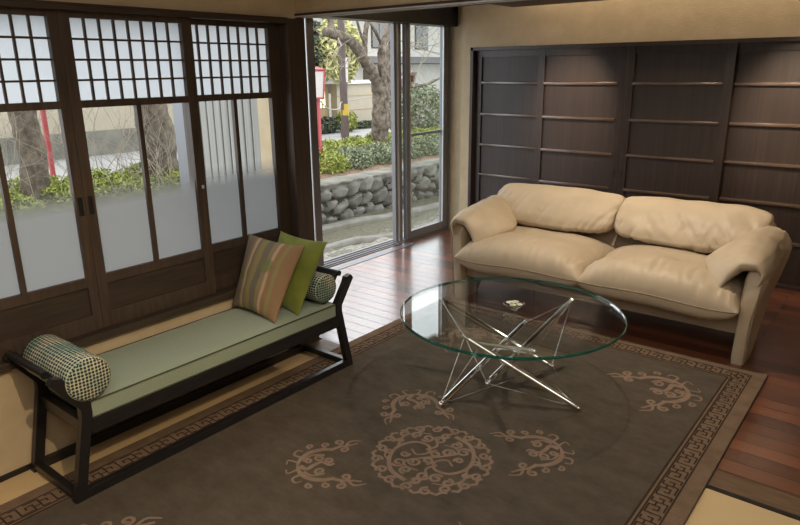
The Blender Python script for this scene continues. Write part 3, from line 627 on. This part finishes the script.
def spiral(c, r, a0, turns, sgn=1, n=16, tail=0, ta=0):
    pts = []
    if tail: pts.append((c[0] + r * math.cos(a0) + tail * math.cos(ta), c[1] + r * math.sin(a0) + tail * math.sin(ta)))
    for i in range(n + 1):
        q = i / n; a = a0 + sgn * q * turns * 2 * PI; rr = r * (1 - .78 * q); pts.append((c[0] + rr * math.cos(a), c[1] + rr * math.sin(a)))
    return pts
b = nb(); box(b, RX0, RX1, RY0, RY1, 0, .011, 1, bev=.003)
I = .158; box(b, RX0 + I, RX1 - I, RY0 + I, RY1 - I, .009, .0122, 0)
def frame_line(ins, wd):
    x0, x1, y0, y1 = RX0 + ins, RX1 - ins, RY0 + ins, RY1 - ins; h = wd / 2; z = .0124
    for q in ((x0 - h, x1 + h, y0 - h, y0 + h), (x0 - h, x1 + h, y1 - h, y1 + h), (x0 - h, x0 + h, y0 + h, y1 - h), (x1 - h, x1 + h, y0 + h, y1 - h)):
        b.faces.new([b.verts.new(p) for p in ((q[0], q[2], z), (q[1], q[2], z), (q[1], q[3], z), (q[0], q[3], z))]).material_index = 2
for ins, wd in ((.064, .006), (.139, .007), (.155, .008)): frame_line(ins, wd)
KEY = [[(0, 0), (0, 1), (.40, 1), (.40, .34), (.20, .34), (.20, .66)], [(.40, .66), (.60, .66)], [(.60, 0), (.60, 1)], [(.20, 0), (.60, 0)], [(.60, .34), (.80, .34), (.80, .66)], [(.80, 1), (.60, 1)], [(.80, 0), (1, 0)]]
def fret(side):
    t0, t1 = .073, .131; a0, a1 = (RX0 + .075, RX1 - .075) if side in 'bt' else (RY0 + .075, RY1 - .075); n = round((a1 - a0) / .122); L = (a1 - a0) / n
    for k in range(n):
        for pl in KEY:
            pts = []
            for s, t in pl:
                u = a0 + (k + s) * L; v = t0 + (t1 - t0) * t
                pts.append({'l': (RX0 + v, u), 'r': (RX1 - v, u), 'b': (u, RY0 + v), 't': (u, RY1 - v)}[side])
            ribbon(b, pts, .0062, .0124, 2)
for s in 'lrbt': fret(s)
ZM = .0132
def put(pts, c, ang, sc): ca, sa = math.cos(ang) * sc, math.sin(ang) * sc; return [(c[0] + x * ca - y * sa, c[1] + x * sa + y * ca) for x, y in pts]
def motif(c, ang, sc=1):
    rb = lambda p, w_, tp=0: ribbon(b, put(p, c, ang, sc), w_ * sc * 1.3, ZM, 3, tp)
    rb([(-.05 + .13 * math.cos(a), .13 * math.sin(a)) for a in [math.radians(-112 + 224 * k / 24) for k in range(25)]], .022, 2)
    for s in (1, -1):
        e = (-.10, s * .12)
        rb(smooth_p([(e[0] + .02, e[1]), (-.13, s * .145), (-.17, s * .15), (-.225, s * .165)]), .018, 1)
        rb(spiral((-.15, s * .118), .024, s * PI / 2, 1.15, s), .011)
        rb(spiral((-.125, s * .185), .026, -s * PI / 2, 1.2, -s), .011)
        rb(spiral((-.06, s * .172), .022, -s * PI / 2, 1.1, s), .010)
        rb(spiral((.02, s * .168), .020, -s * PI / 2, 1.1, s), .010)
        rb(smooth_p([(-.16, s * .15), (-.19, s * .19), (-.245, s * .185)]), .012, 1)
        rb(smooth_p([(.06, s * .07), (.10, s * .10), (.085, s * .135), (.055, s * .125)]), .012, 1)
        rb(smooth_p([(.08, s * .03), (.125, s * .055), (.135, s * .02)]), .010, 1)
        rb(spiral((-.03, s * .055), .030, s * 2.4, 1.3, -s), .011)
        rb(smooth_p([(.05, s * .05), (.01, s * .085), (-.045, s * .085)]), .012, 1)
    rb(smooth_p([(.07, 0), (.035, .03), (0, .0), (-.04, -.02), (-.075, .01), (-.10, .0)]), .022, 1)
    rb(spiral((-.07, -.03), .024, 1.5, 1.2, 1), .011); rb(spiral((.03, -.035), .022, 0, 1.2, -1), .011)
def smooth_p(p): return [(v.x, v.y) for v in smooth_path([(q[0], q[1], 0) for q in p], 5)]
MC = (-1.335, 1.855)
rb = lambda p, w_, tp=0: w_ and ribbon(b, [(MC[0] + x, MC[1] + y) for x, y in p], w_ * 1.15, ZM, 3, tp)
for k in range(18):
    a = 2 * PI * k / 18; q = .212 + .008 * (k % 2); rb(spiral((q * math.cos(a), q * math.sin(a)), .024, a + PI * (.9 if k % 2 else 0), 1.25, 1 if k % 2 else -1), .0105)
    a2 = a + 2 * PI / 18; rb([(r_ * math.cos(t_), r_ * math.sin(t_)) for r_, t_ in ((.228, a + .08), (.240, a + .17), (.228, a2 - .08))], .011)
for s in (0, PI):
    f = lambda p: put(p, (0, 0), s, 1)
    rb(f(smooth_p([(-.01, .185), (.075, .165), (.135, .10), (.155, .02), (.12, -.05), (.06, -.06), (.03, -.02), (.06, .02), (.10, .0)])), .017, 1)
    rb(f(smooth_p([(.155, .02), (.185, -.05), (.155, -.11), (.10, -.14)])), .011, 1)
    for c_, r_, a_, tn, sg in (((.085, .105), .030, 1, 1.3, 1), ((.03, .13), .026, 2, 1.3, -1), ((.035, .065), .028, 0, 1.3, 1), ((.145, -.10), .024, 2, 1.2, -1), ((.095, -.105), .028, 1, 1.3, 1), ((.045, -.12), .026, 0, 1.2, -1), ((.165, .075), .020, 3, 1.1, 1), ((.0, .03), .024, 2, 1.2, 1), ((.10, .045), .020, 4, 1.2, -1), ((-.04, .16), .022, 1, 1.2, 1), ((.175, -.02), .018, 1, 1.1, -1)):
        rb(f(spiral(c_, r_, a_, tn, sg)), .0105)
    rb(f(smooth_p([(.0, .0), (.03, .03), (.07, .085), (.04, .11), (-.01, .105)])), .012, 1); rb(f(smooth_p([(.05, -.03), (.03, -.08), (.07, -.13), (.02, -.165)])), .011, 1)
    rb(f(smooth_p([(.12, .12), (.16, .10), (.17, .06)])), .010, 1)
for sx in (1, -1):
    for sy in (1, -1):
        motif((MC[0] + sx * .335, MC[1] + (.325 if sy > 0 else -.325 if sx < 0 else -.50) * 1.0), math.atan2(sy, sx), .80); motif((MC[0] + sx * .565, MC[1] + sy * 1.17), math.atan2(sy, sx), .98)
tag(build('rug', b, ['rug_field', 'rug_band', 'rug_groove', 'rug_motif']), 'dark brown patterned rug with key border and round dragon medallion', 'rug')

# ------------------------------------------------------------------ bench
def make_bench():
    yc, xf, xb = 1.570, -2.170, -2.545
    t = thing('bench', ((xf + xb) / 2, yc, 0), 'black wooden bench with sage green seat cushion under the windows', 'bench')
    lift = .0
    for s in (-1, 1):
        for x0, x1 in ((xf - .030, xf), (xb, xb + .030)):
            z0 = .012 if x1 > -2.3 else 0
            b = nb(); P = [(.735, z0), (.697, z0), (.628, .335), (.628, .375), (.698, .474), (.710, .500), (.740, .507), (.756, .488), (.667, .362), (.667, .33)]
            prism(b, [(yc + s * p, z) for p, z in P], 'x', x0, x1); build('post', b, 'bench', t)
        b = nb(); prism(b, [(yc + s * p, z) for p, z in ((.640, .372), (.652, .372), (.735, .496), (.720, .505))], 'x', xb + .02, xf - .085, 0)
        tube(b, [(xb + .005, yc + s * .735, .500), (xf - .075, yc + s * .735, .500)], .014, 10); build('armrest', b, 'bench', t, 'auto')
        b = nb(); box(b, xb + .03, xf - .03, *sorted((yc + s * .632, yc + s * .662)), .255, .305, bev=.003); build('end_rail', b, 'bench', t)
        b = nb(); box(b, xb + .03, xf - .03, *sorted((yc + s * .700, yc + s * .730)), .012, .042, bev=.003); build('foot_rail', b, 'bench', t)
    for x0, x1, z in ((xf - .030, xf, .012), (xb, xb + .030, 0.0)):
        b = nb(); box(b, x0 + .001, x1 - .001, yc - .70, yc + .70, z, z + .036, bev=.003); build('foot_rail', b, 'bench', t)
        b = nb(); box(b, x0 + .001, x1 - .001, yc - .64, yc + .64, .252, .308, bev=.003); build('seat_rail', b, 'bench', t)
    build('seat_panel', bx(xb + .03, xf - .03, yc - .63, yc + .63, .285, .304), 'bench', t)
    # seat cushion with piped edges
    b = nb(); x0, x1, y0, y1 = xb + .004, xf - .006, yc - .626, yc + .626; z0, z1 = .309, .376; nx, ny = 14, 40
    def prof(u): return 1 - abs(2 * u - 1) ** 6
    def sheet(zf):
        V = [[b.verts.new((x0 + (x1 - x0) * i / nx, y0 + (y1 - y0) * j / ny, zf(i / nx, j / ny))) for j in range(ny + 1)] for i in range(nx + 1)]
        for i in range(nx):
            for j in range(ny): b.faces.new((V[i][j], V[i + 1][j], V[i + 1][j + 1], V[i][j + 1])).smooth = True
        return V
    A = sheet(lambda u, v: z1 + .014 * prof(u) * prof(v) + .002 * noise.noise(Vector((u * 3, v * 9, 0)))); B = sheet(lambda u, v: z0)
    per = [(i, 0) for i in range(nx)] + [(nx, j) for j in range(ny)] + [(i, ny) for i in range(nx, 0, -1)] + [(0, j) for j in range(ny, 0, -1)]
    for p, q in zip(per, per[1:] + per[:1]): b.faces.new((A[p[0]][p[1]], A[q[0]][q[1]], B[q[0]][q[1]], B[p[0]][p[1]]))
    cu = build('seat_cushion', b, 'sage', t, 'auto'); cu['label'] = 'sage green cloth seat cushion with dark piping'
    b = nb()
    for z in (z1 + .0005, z0 + .004):
        e = .001; tube(b, [(x0 - e, y0 - e, z), (x1 + e, y0 - e, z), (x1 + e, y1 + e, z), (x0 - e, y1 + e, z), (x0 - e, y0 - e, z)], .0034, 6)
    build('piping', b, 'piping', cu, True)
make_bench()

def bolster(y, z, r, x0, x1, label):
    b = nb(); uvl = b.loops.layers.uv.new('UVMap'); seg = 36; prof = [(0, x1 + .006, 1), (r * .55, x1 + .004, 1), (r * .92, x1, 1), (r, x1 - .008, 0)]
    n = 10; prof += [(r * (1 + .012 * math.sin(q * 2.1)), x1 - .008 - (x1 - x0 - .016) * q / n, 0) for q in range(1, n)] + [(r, x0 + .008, 0), (r * .92, x0, 1), (r * .55, x0 - .004, 1), (0, x0 - .006, 1)]
    cell = .0125; R_ = []
    for rr, x, _ in prof: R_.append([b.verts.new((x, y + max(rr, 1e-4) * math.cos(2 * PI * k / seg), z + max(rr, 1e-4) * math.sin(2 * PI * k / seg))) for k in range(seg)])
    for i in range(len(R_) - 1):
        endcap = prof[i][2] and prof[i + 1][2]
        for k in range(seg):
            f = b.faces.new((R_[i][k], R_[i][(k + 1) % seg], R_[i + 1][(k + 1) % seg], R_[i + 1][k])); f.smooth = True
            for lp, (ii, kk) in zip(f.loops, ((i, k), (i, k + 1), (i + 1, k + 1), (i + 1, k))):
                th = 2 * PI * kk / seg; rr, x, _ = prof[ii]
                lp[uvl].uv = (rr * math.cos(th) / cell, rr * math.sin(th) / cell) if endcap else ((x - x1) / .0165, round(2 * PI * r / cell) * kk / seg)
    o = build('bolster', b, 'dots', smooth=True); tag(o, label, 'bolster cushion', 'dotted bolster cushions'); return o
bolster(.946, .466, .081, -2.515, -2.160, 'teal and cream dotted bolster at near left end of the bench')
bolster(2.165, .462, .072, -2.50, -2.200, 'dotted bolster at far end of the bench behind the green pillow')

def corner_pillow(name, BL, BR, TL, TR, th, m, label, seed, n=22):
    BL, BR, TL, TR = map(Vector, (BL, BR, TL, TR)); b = nb(); uvl = b.loops.layers.uv.new('UVMap'); nr = ((BR - BL).cross(TL - BL)).normalized(); S = []
    for sg in (1, -1):
        V = []
        for i in range(n + 1):
            row = []
            for j in range(n + 1):
                u, v = (1 - math.cos(PI * i / n)) / 2, (1 - math.cos(PI * j / n)) / 2; a, c_ = 2 * u - 1, 2 * v - 1
                uu = .5 + (a * (1 - .07 * (1 - c_ * c_))) / 2; vv = .5 + (c_ * (1 - .07 * (1 - a * a))) / 2
                p = BL * (1 - uu) * (1 - vv) + BR * uu * (1 - vv) + TL * (1 - uu) * vv + TR * uu * vv
                h = ((1 - abs(a) ** 2.2) * (1 - abs(c_) ** 2.2)) ** .55
                wr = .006 * noise.noise(Vector((u * 4 + seed, v * 4, seed))) + .004 * noise.noise(Vector((u * 9, v * 9, seed)))
                row.append(b.verts.new(p + nr * sg * (th / 2 * h + wr * h)))
            V.append(row)
        S.append(V)
        for i in range(n):
            for j in range(n):
                f = b.faces.new((V[i][j], V[i + 1][j], V[i + 1][j + 1], V[i][j + 1])); f.smooth = True
                for lp, (ii, jj) in zip(f.loops, ((i, j), (i + 1, j), (i + 1, j + 1), (i, j + 1))): lp[uvl].uv = ((1 - math.cos(PI * ii / n)) / 2, (1 - math.cos(PI * jj / n)) / 2)
    bmesh.ops.remove_doubles(b, verts=list(b.verts), dist=.0004)
    return tag(build(name, b, m, smooth=True), label, 'pillow')
corner_pillow('throw_pillow', (-2.525, 1.835, .402), (-2.200, 1.822, .388), (-2.505, 1.955, .742), (-2.200, 2.035, .712), .095, 'stripes', 'tan striped square pillow leaning on the green pillow', 3)
corner_pillow('throw_pillow', (-2.49, 1.985, .400), (-2.185, 1.955, .388), (-2.40, 2.065, .748), (-2.135, 2.120, .722), .09, 'green', 'lime green square pillow between striped pillow and far bolster', 8)

# ------------------------------------------------------------------ sofa
def soft(b, nu, nv, top, bot):
    """closed cushion from two sheets that share their rim"""
    A = {}; 
    def mk(fn, tagk):
        V = []
        for i in range(nu + 1):
            row = []
            for j in range(nv + 1):
                rim = i in (0, nu) or j in (0, nv); key = (i, j)
                if rim and key in A: row.append(A[key]); continue
                u = -math.cos(PI * i / nu); v = -math.cos(PI * j / nv); w_ = b.verts.new(fn(u, v))
                if rim: A[key] = w_
                row.append(w_)
            V.append(row)
        for i in range(nu):
            for j in range(nv): b.faces.new((V[i][j], V[i + 1][j], V[i + 1][j + 1], V[i][j + 1])).smooth = True
        return V
    T_ = mk(top, 0); mk(bot, 1); return T_
def make_sofa():
    cx = -1.455; t = thing('sofa', (cx, 3.95, 0), 'beige leather two-seat sofa with folded arms in front of the closet doors', 'sofa')
    # base and back
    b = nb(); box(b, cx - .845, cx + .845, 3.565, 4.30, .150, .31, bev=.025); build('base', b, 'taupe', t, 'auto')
    b = nb()
    rings = []
    for x in (-.845, -.83, -.4, 0, .4, .83, .845):
        k = .97 if abs(x) > .84 else 1; rings.append([(cx + x, 4.05, .30), (cx + x, 4.03, .40), (cx + x, 4.10, .52), (cx + x, 4.20, .60 * k), (cx + x, 4.30, .62 * k), (cx + x, 4.38, .56 * k), (cx + x, 4.36, .35), (cx + x, 4.30, .155), (cx + x, 4.2, .155)])
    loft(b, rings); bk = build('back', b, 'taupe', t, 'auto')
    b = nb(); tube(b, [(cx, 4.028, .33), (cx, 4.03, .42), (cx, 4.09, .52)], .004, 6); build('seam', b, 'seam', bk)
    for x in (cx - .75, cx + .75): b = nb(); tube(b, [(x, 4.24, 0), (x, 4.24, .155)], [.022, .028], 12); build('rear_foot', b, 'black', t, 'auto')
    # seat cushions
    for s, sd in ((-1, 1), (1, 2)):
        xc = cx + s * .424; hw = .436
        def rimz(u, v): return .318 + .045 * max(0, v) - .016 * (1 - abs(u) ** 3) * max(0, -v) + .012 * math.sin(u * 3 + sd) * max(0, -v)
        def xy(u, v): return xc + hw * u * (1 - .03 * (1 - v * v)), 3.757 + .297 * v * (1 - .02 * (1 - u * u)) - (.012 * math.cos(u * PI / 2) if v < 0 else 0)
        def top(u, v):
            x, y = xy(u, v); h = ((1 - abs(u) ** 3.2) * (1 - abs(v) ** 3.0)) ** .5
            ed = max(0, 1 - (v + 1) / .95); rn = noise.noise(Vector((u * 8.5 + sd * 3, v * 1.6, sd))); rn2 = noise.noise(Vector((u * 17, v * 2.2, sd + 4)))
            wr = .026 * ed * (.5 - abs(rn)) * 1.2 + .016 * ed * (.5 - abs(rn2)) + .012 * noise.noise(Vector((u * 2.2, v * 2.2, sd)))
            ec = max(0, 1 - (1 - abs(u)) / .45); wr += .014 * ec * (.4 - abs(noise.noise(Vector((sd, v * 7, u * 1.5)))))
            return (x, y, rimz(u, v) + (.142 - .02 * v) * h + wr * min(1, h * 2.5))
        def bot(u, v):
            x, y = xy(u, v); h = ((1 - abs(u) ** 6) * (1 - abs(v) ** 6)) ** .5
            wr = .012 * (.4 - abs(noise.noise(Vector((u * 11 + sd, v, 2))))) * max(0, -v); y2 = y - .012 * h * max(0, -v)
            return (x, y2, rimz(u, v) - (.075 + .025 * max(0, -v)) * h + wr * h)
        b = nb(); V = soft(b, 84, 34, top, bot); rim = [r[0].co.copy() for r in V]
        cu = build('seat_cushion', b, 'leather', t, True)
        b = nb(); tube(b, [p + Vector((0, -.002, 0)) for p in rim[2:-2]], .0045, 6); build('piping', b, 'seam', cu, True)
    # back cushions rolled over the top of the back
    for s, sd in ((-1, 5), (1, 6)):
        x0, x1 = (cx - .895, cx - .004) if s < 0 else (cx - .006, cx + .850)
        sec = smooth_path([(0, 3.915, .510), (0, 3.930, .565), (0, 3.985, .632), (0, 4.07, .690), (0, 4.16, .716), (0, 4.25, .695), (0, 4.285, .630), (0, 4.25, .570), (0, 4.13, .535), (0, 4.02, .500), (0, 3.945, .485)], 6)
        cen = Vector((0, 4.11, .585)); b = nb(); rings = []; n = 80
        for i in range(n + 1):
            u = -math.cos(PI * i / n); k = (1 - abs(u) ** 5.5) ** .5 if abs(u) < 1 else 0; k = .60 + .40 * k; ring = []
            for j, p in enumerate(sec):
                q = cen + (p - cen) * k; front = max(0, 1 - (q.y - 3.9) / .22)
                jj = j / len(sec); rn = noise.noise(Vector((u * 9 + jj * 14 * (1 if sd == 6 else -.6), jj * 3, sd))); rn2 = noise.noise(Vector((u * 15 - jj * 9, jj * 4, sd + 9)))
                wr = .014 * noise.noise(Vector((u * 2.5, jj * 5, sd))) + front * (.032 * (.3 - abs(rn)) + .018 * (.3 - abs(rn2)))
                wr += .006 * math.sin(j * .9 + sd) * abs(u) ** 6
                d = (p - cen).normalized(); q = q + d * wr * k; low = .022 * (1 - u * u) * max(0, (.56 - q.z) / .1)
                sl = (.5 * (abs(u) ** 8)) * (q.y - 4.1) * .35
                ring.append(((x0 + x1) / 2 + u * (x1 - x0) / 2 - (1 if u > 0 else -1) * abs(sl) * .3, q.y, q.z - low))
            rings.append(ring)
        loft(b, rings); build('back_cushion', b, 'leather', t, True)
        
    # arms: a panel that leans back as it rises, and a leather pad folded over its top
    for s in (-1, 1):
        xi = cx + s * .838
        st = [(0.0, 3.535, 3.74, .0, .066), (.03, 3.530, 3.765, -.002, .070), (.12, 3.526, 3.87, 0, .072), (.25, 3.524, 4.02, 0, .080), (.36, 3.528, 4.15, .0, .100), (.45, 3.54, 4.23, .004, .118), (.50, 3.57, 4.26, .012, .122), (.54, 3.64, 4.25, .02, .112), (.575, 3.76, 4.22, .03, .094), (.60, 3.90, 4.18, .04, .078)]
        b = nb(); rings = []
        for z, y0, y1, a, c_ in st:
            ring = []; hy, hx = (y1 - y0) / 2, (c_ - a) / 2
            for k in range(24):
                th = 2 * PI * k / 24; cs, sn = math.cos(th), math.sin(th); e = .35
                lean = .0 
                px = (a + c_) / 2 + hx * math.copysign(abs(cs) ** e, cs); py = (y0 + y1) / 2 + hy * math.copysign(abs(sn) ** e, sn)
                fl = 0
                ring.append((xi + s * (px + fl), py, z))
            rings.append(ring)
        loft(b, rings); ap = build('arm_panel', b, 'leather', t, 'auto')
        b = nb(); tube(b, smooth_path([(xi + s * .071, 3.533, .02), (xi + s * .074, 3.53, .15), (xi + s * .079, 3.529, .27), (xi + s * .088, 3.532, .38), (xi + s * .10, 3.54, .47)], 4), .0038, 6); build('piping', b, 'seam', ap, True)
        # pad
        b = nb(); nu, nv = 44, 44
        def cl(u, v):
            y = 3.83 + .305 * v; rz = .045 * max(0, (v + .5) / 1.5)
            rch = .195 * max(0, 1 - abs((v + .15) / 1.15) ** 1.5) + .015
            P = [(.076, .440 + rz), (.092, .505 + rz), (.055, .558 + rz), (-.01, .572 + rz), (-.02 - .45 * rch, .530 + rz * .6), (-.02 - rch, .462 + rz * .3)]
            q = (u + 1) / 2 * 5; i = min(4, int(q)); f = q - i; f = f * f * (3 - 2 * f) * .4 + f * .6
            fr_ = max(0, -v - .2) ** 2 * max(0, u + .45) * .085
            return Vector((P[i][0] * (1 - f) + P[i + 1][0] * f, y, P[i][1] * (1 - f) + P[i + 1][1] * f - fr_))
        def top(u, v):
            p = cl(u, v); e = .01; d = cl(min(1, u + e), v) - cl(max(-1, u - e), v); nrm = Vector((d.z, 0, -d.x)).normalized() * (1 if d.x < 0 else 1)
            if nrm.z < 0 and u > -.6: nrm = -nrm
            if u <= -.6 and nrm.x < 0: nrm = -nrm
            h = ((1 - abs(u) ** 4) * (1 - abs(v) ** 3)) ** .5
            wr = .022 * (.35 - abs(noise.noise(Vector((u * 1.6 + v * 2 + s, v * 6.5, s))))) * max(0, 1 - abs(u - .15) / .9) + .006 * noise.noise(Vector((u * 4, v * 4, s)))
            p = p + nrm * (.044 * h + wr * h); return (xi + s * p.x, p.y - .012 * h * max(0, -v), p.z)
        def bot(u, v):
            p = cl(u, v); h = ((1 - abs(u) ** 4) * (1 - abs(v) ** 4)) ** .5; return (xi + s * (p.x - (.012 * h if u < -.5 else 0)), p.y, p.z - (.05 + .06 * max(0, u + .3)) * h)
        soft(b, nu, nv, top, bot); build('armrest_pad', b, 'leather', t, True)
make_sofa()

# ------------------------------------------------------------------ glass table on crossed chrome tubes
def make_table():
    TX, TY, R, zb, zt = -1.434, 2.640, .534, .362, .377
    t = thing('coffee_table', (TX, TY, .012), 'round glass coffee table on crossed chrome tubes and wires', 'coffee table')
    b = nb(); seg = 96
    rg = lathe(b, [(R - .004, zb), (R, zb + .004), (R, zt - .004), (R - .004, zt)], TX, TY, seg, 1)
    for r in (rg[0][::-1], rg[-1]): b.faces.new(r).material_index = 0
    o = build('glass_top', b, ['table_glass', 'glass_edge'], t, 'auto'); o['label'] = 'round clear glass top with green edge'
    zf = .014
    A, B = Vector((-1.836, 2.63, zb - .012)), Vector((-1.291, 3.019, zb - .012)); Cc = Vector((-1.150, 2.335, zb - .012))
    D, E = Vector((-1.028, 2.560, zf + .012)), Vector((-1.541, 2.212, zf + .012)); F = Vector((-1.660, 3.000, zf + .012))
    al, bl, cl_ = Vector((-1.229, 2.695, .125)), Vector((-1.420, 2.417, .085)), Vector((-1.640, 2.715, .12))
    dh, eh, fh = Vector((-1.560, 2.432, .280)), Vector((-1.415, 2.768, .283)), Vector((-1.30, 2.50, .25))
    rods = [(A, al), (B, bl), (Cc, cl_), (D, dh), (E, eh), (F, fh)]
    for p, q in rods:
        d = (q - p).normalized(); b = nb(); tube(b, [p + d * .022, q - d * .022], .0148, 14); 
        r = build('tube_strut', b, 'chrome', t, 'auto')
        for e in (p, q):
            b = nb(); ball(b, e, .0135, 2); sgn = 1 if e is p else -1; tube(b, [e + d * sgn * .004, e + d * sgn * .022], .0105, 10); build('ball_end', b, 'chrome', r, True)
    for p, q in ((dh, E), (dh, bl), (E, al), (bl, Cc), (B, Cc), (B, al), (B, eh), (E, cl_), (A, cl_), (A, dh), (D, bl), (D, Cc), (D, fh), (D, al), (F, al), (F, eh), (F, cl_), (A, eh), (fh, Cc)):
        b = nb(); tube(b, [p, q], .0018, 5); build('cable', b, 'cable', t)
    return zt
ZT = make_table()
dx, dy = -1.432, 2.668
t = thing('glass_dish', (dx, dy, ZT), 'small shallow glass dish of white blossoms on the glass table', 'dish')
b = nb(); lathe(b, [(.0, ZT + .001), (.018, ZT + .001), (.020, ZT + .006), (.052, ZT + .030), (.050, ZT + .031), (.018, ZT + .010), (0, ZT + .009)], dx, dy, 28); build('bowl', b, 'door_glass', t, True)
rd = random.Random(5)
lab = [('blossom at left of the glass dish', -.026, .0), ('blossom at right rim of the glass dish', .026, .004), ('blossom at front of the glass dish', .006, -.022), ('blossom at back of the glass dish', -.004, .024), ('blossom topmost in middle of the glass dish', .0, .0)]
for k, (l, ox, oy) in enumerate(lab):
    z = ZT + (.030 if k < 4 else .037); c = Vector((dx + ox, dy + oy, z)); r = thing('blossom', c, ('small white ' if k != 1 else 'small pale ') + l, 'blossom', 'blossoms in the glass dish')
    for q in range(6):
        a = q * PI / 3 + k; b = nb(); ball(b, c + Vector((.009 * math.cos(a), .009 * math.sin(a), .001)), .0085, 1, (1, 1, .45)); build('petal', b, 'white' if q % 3 else 'petal_green', r, True)
    b = nb(); ball(b, c + Vector((0, 0, .004)), .005, 1); build('centre', b, 'petal_green', r, True)
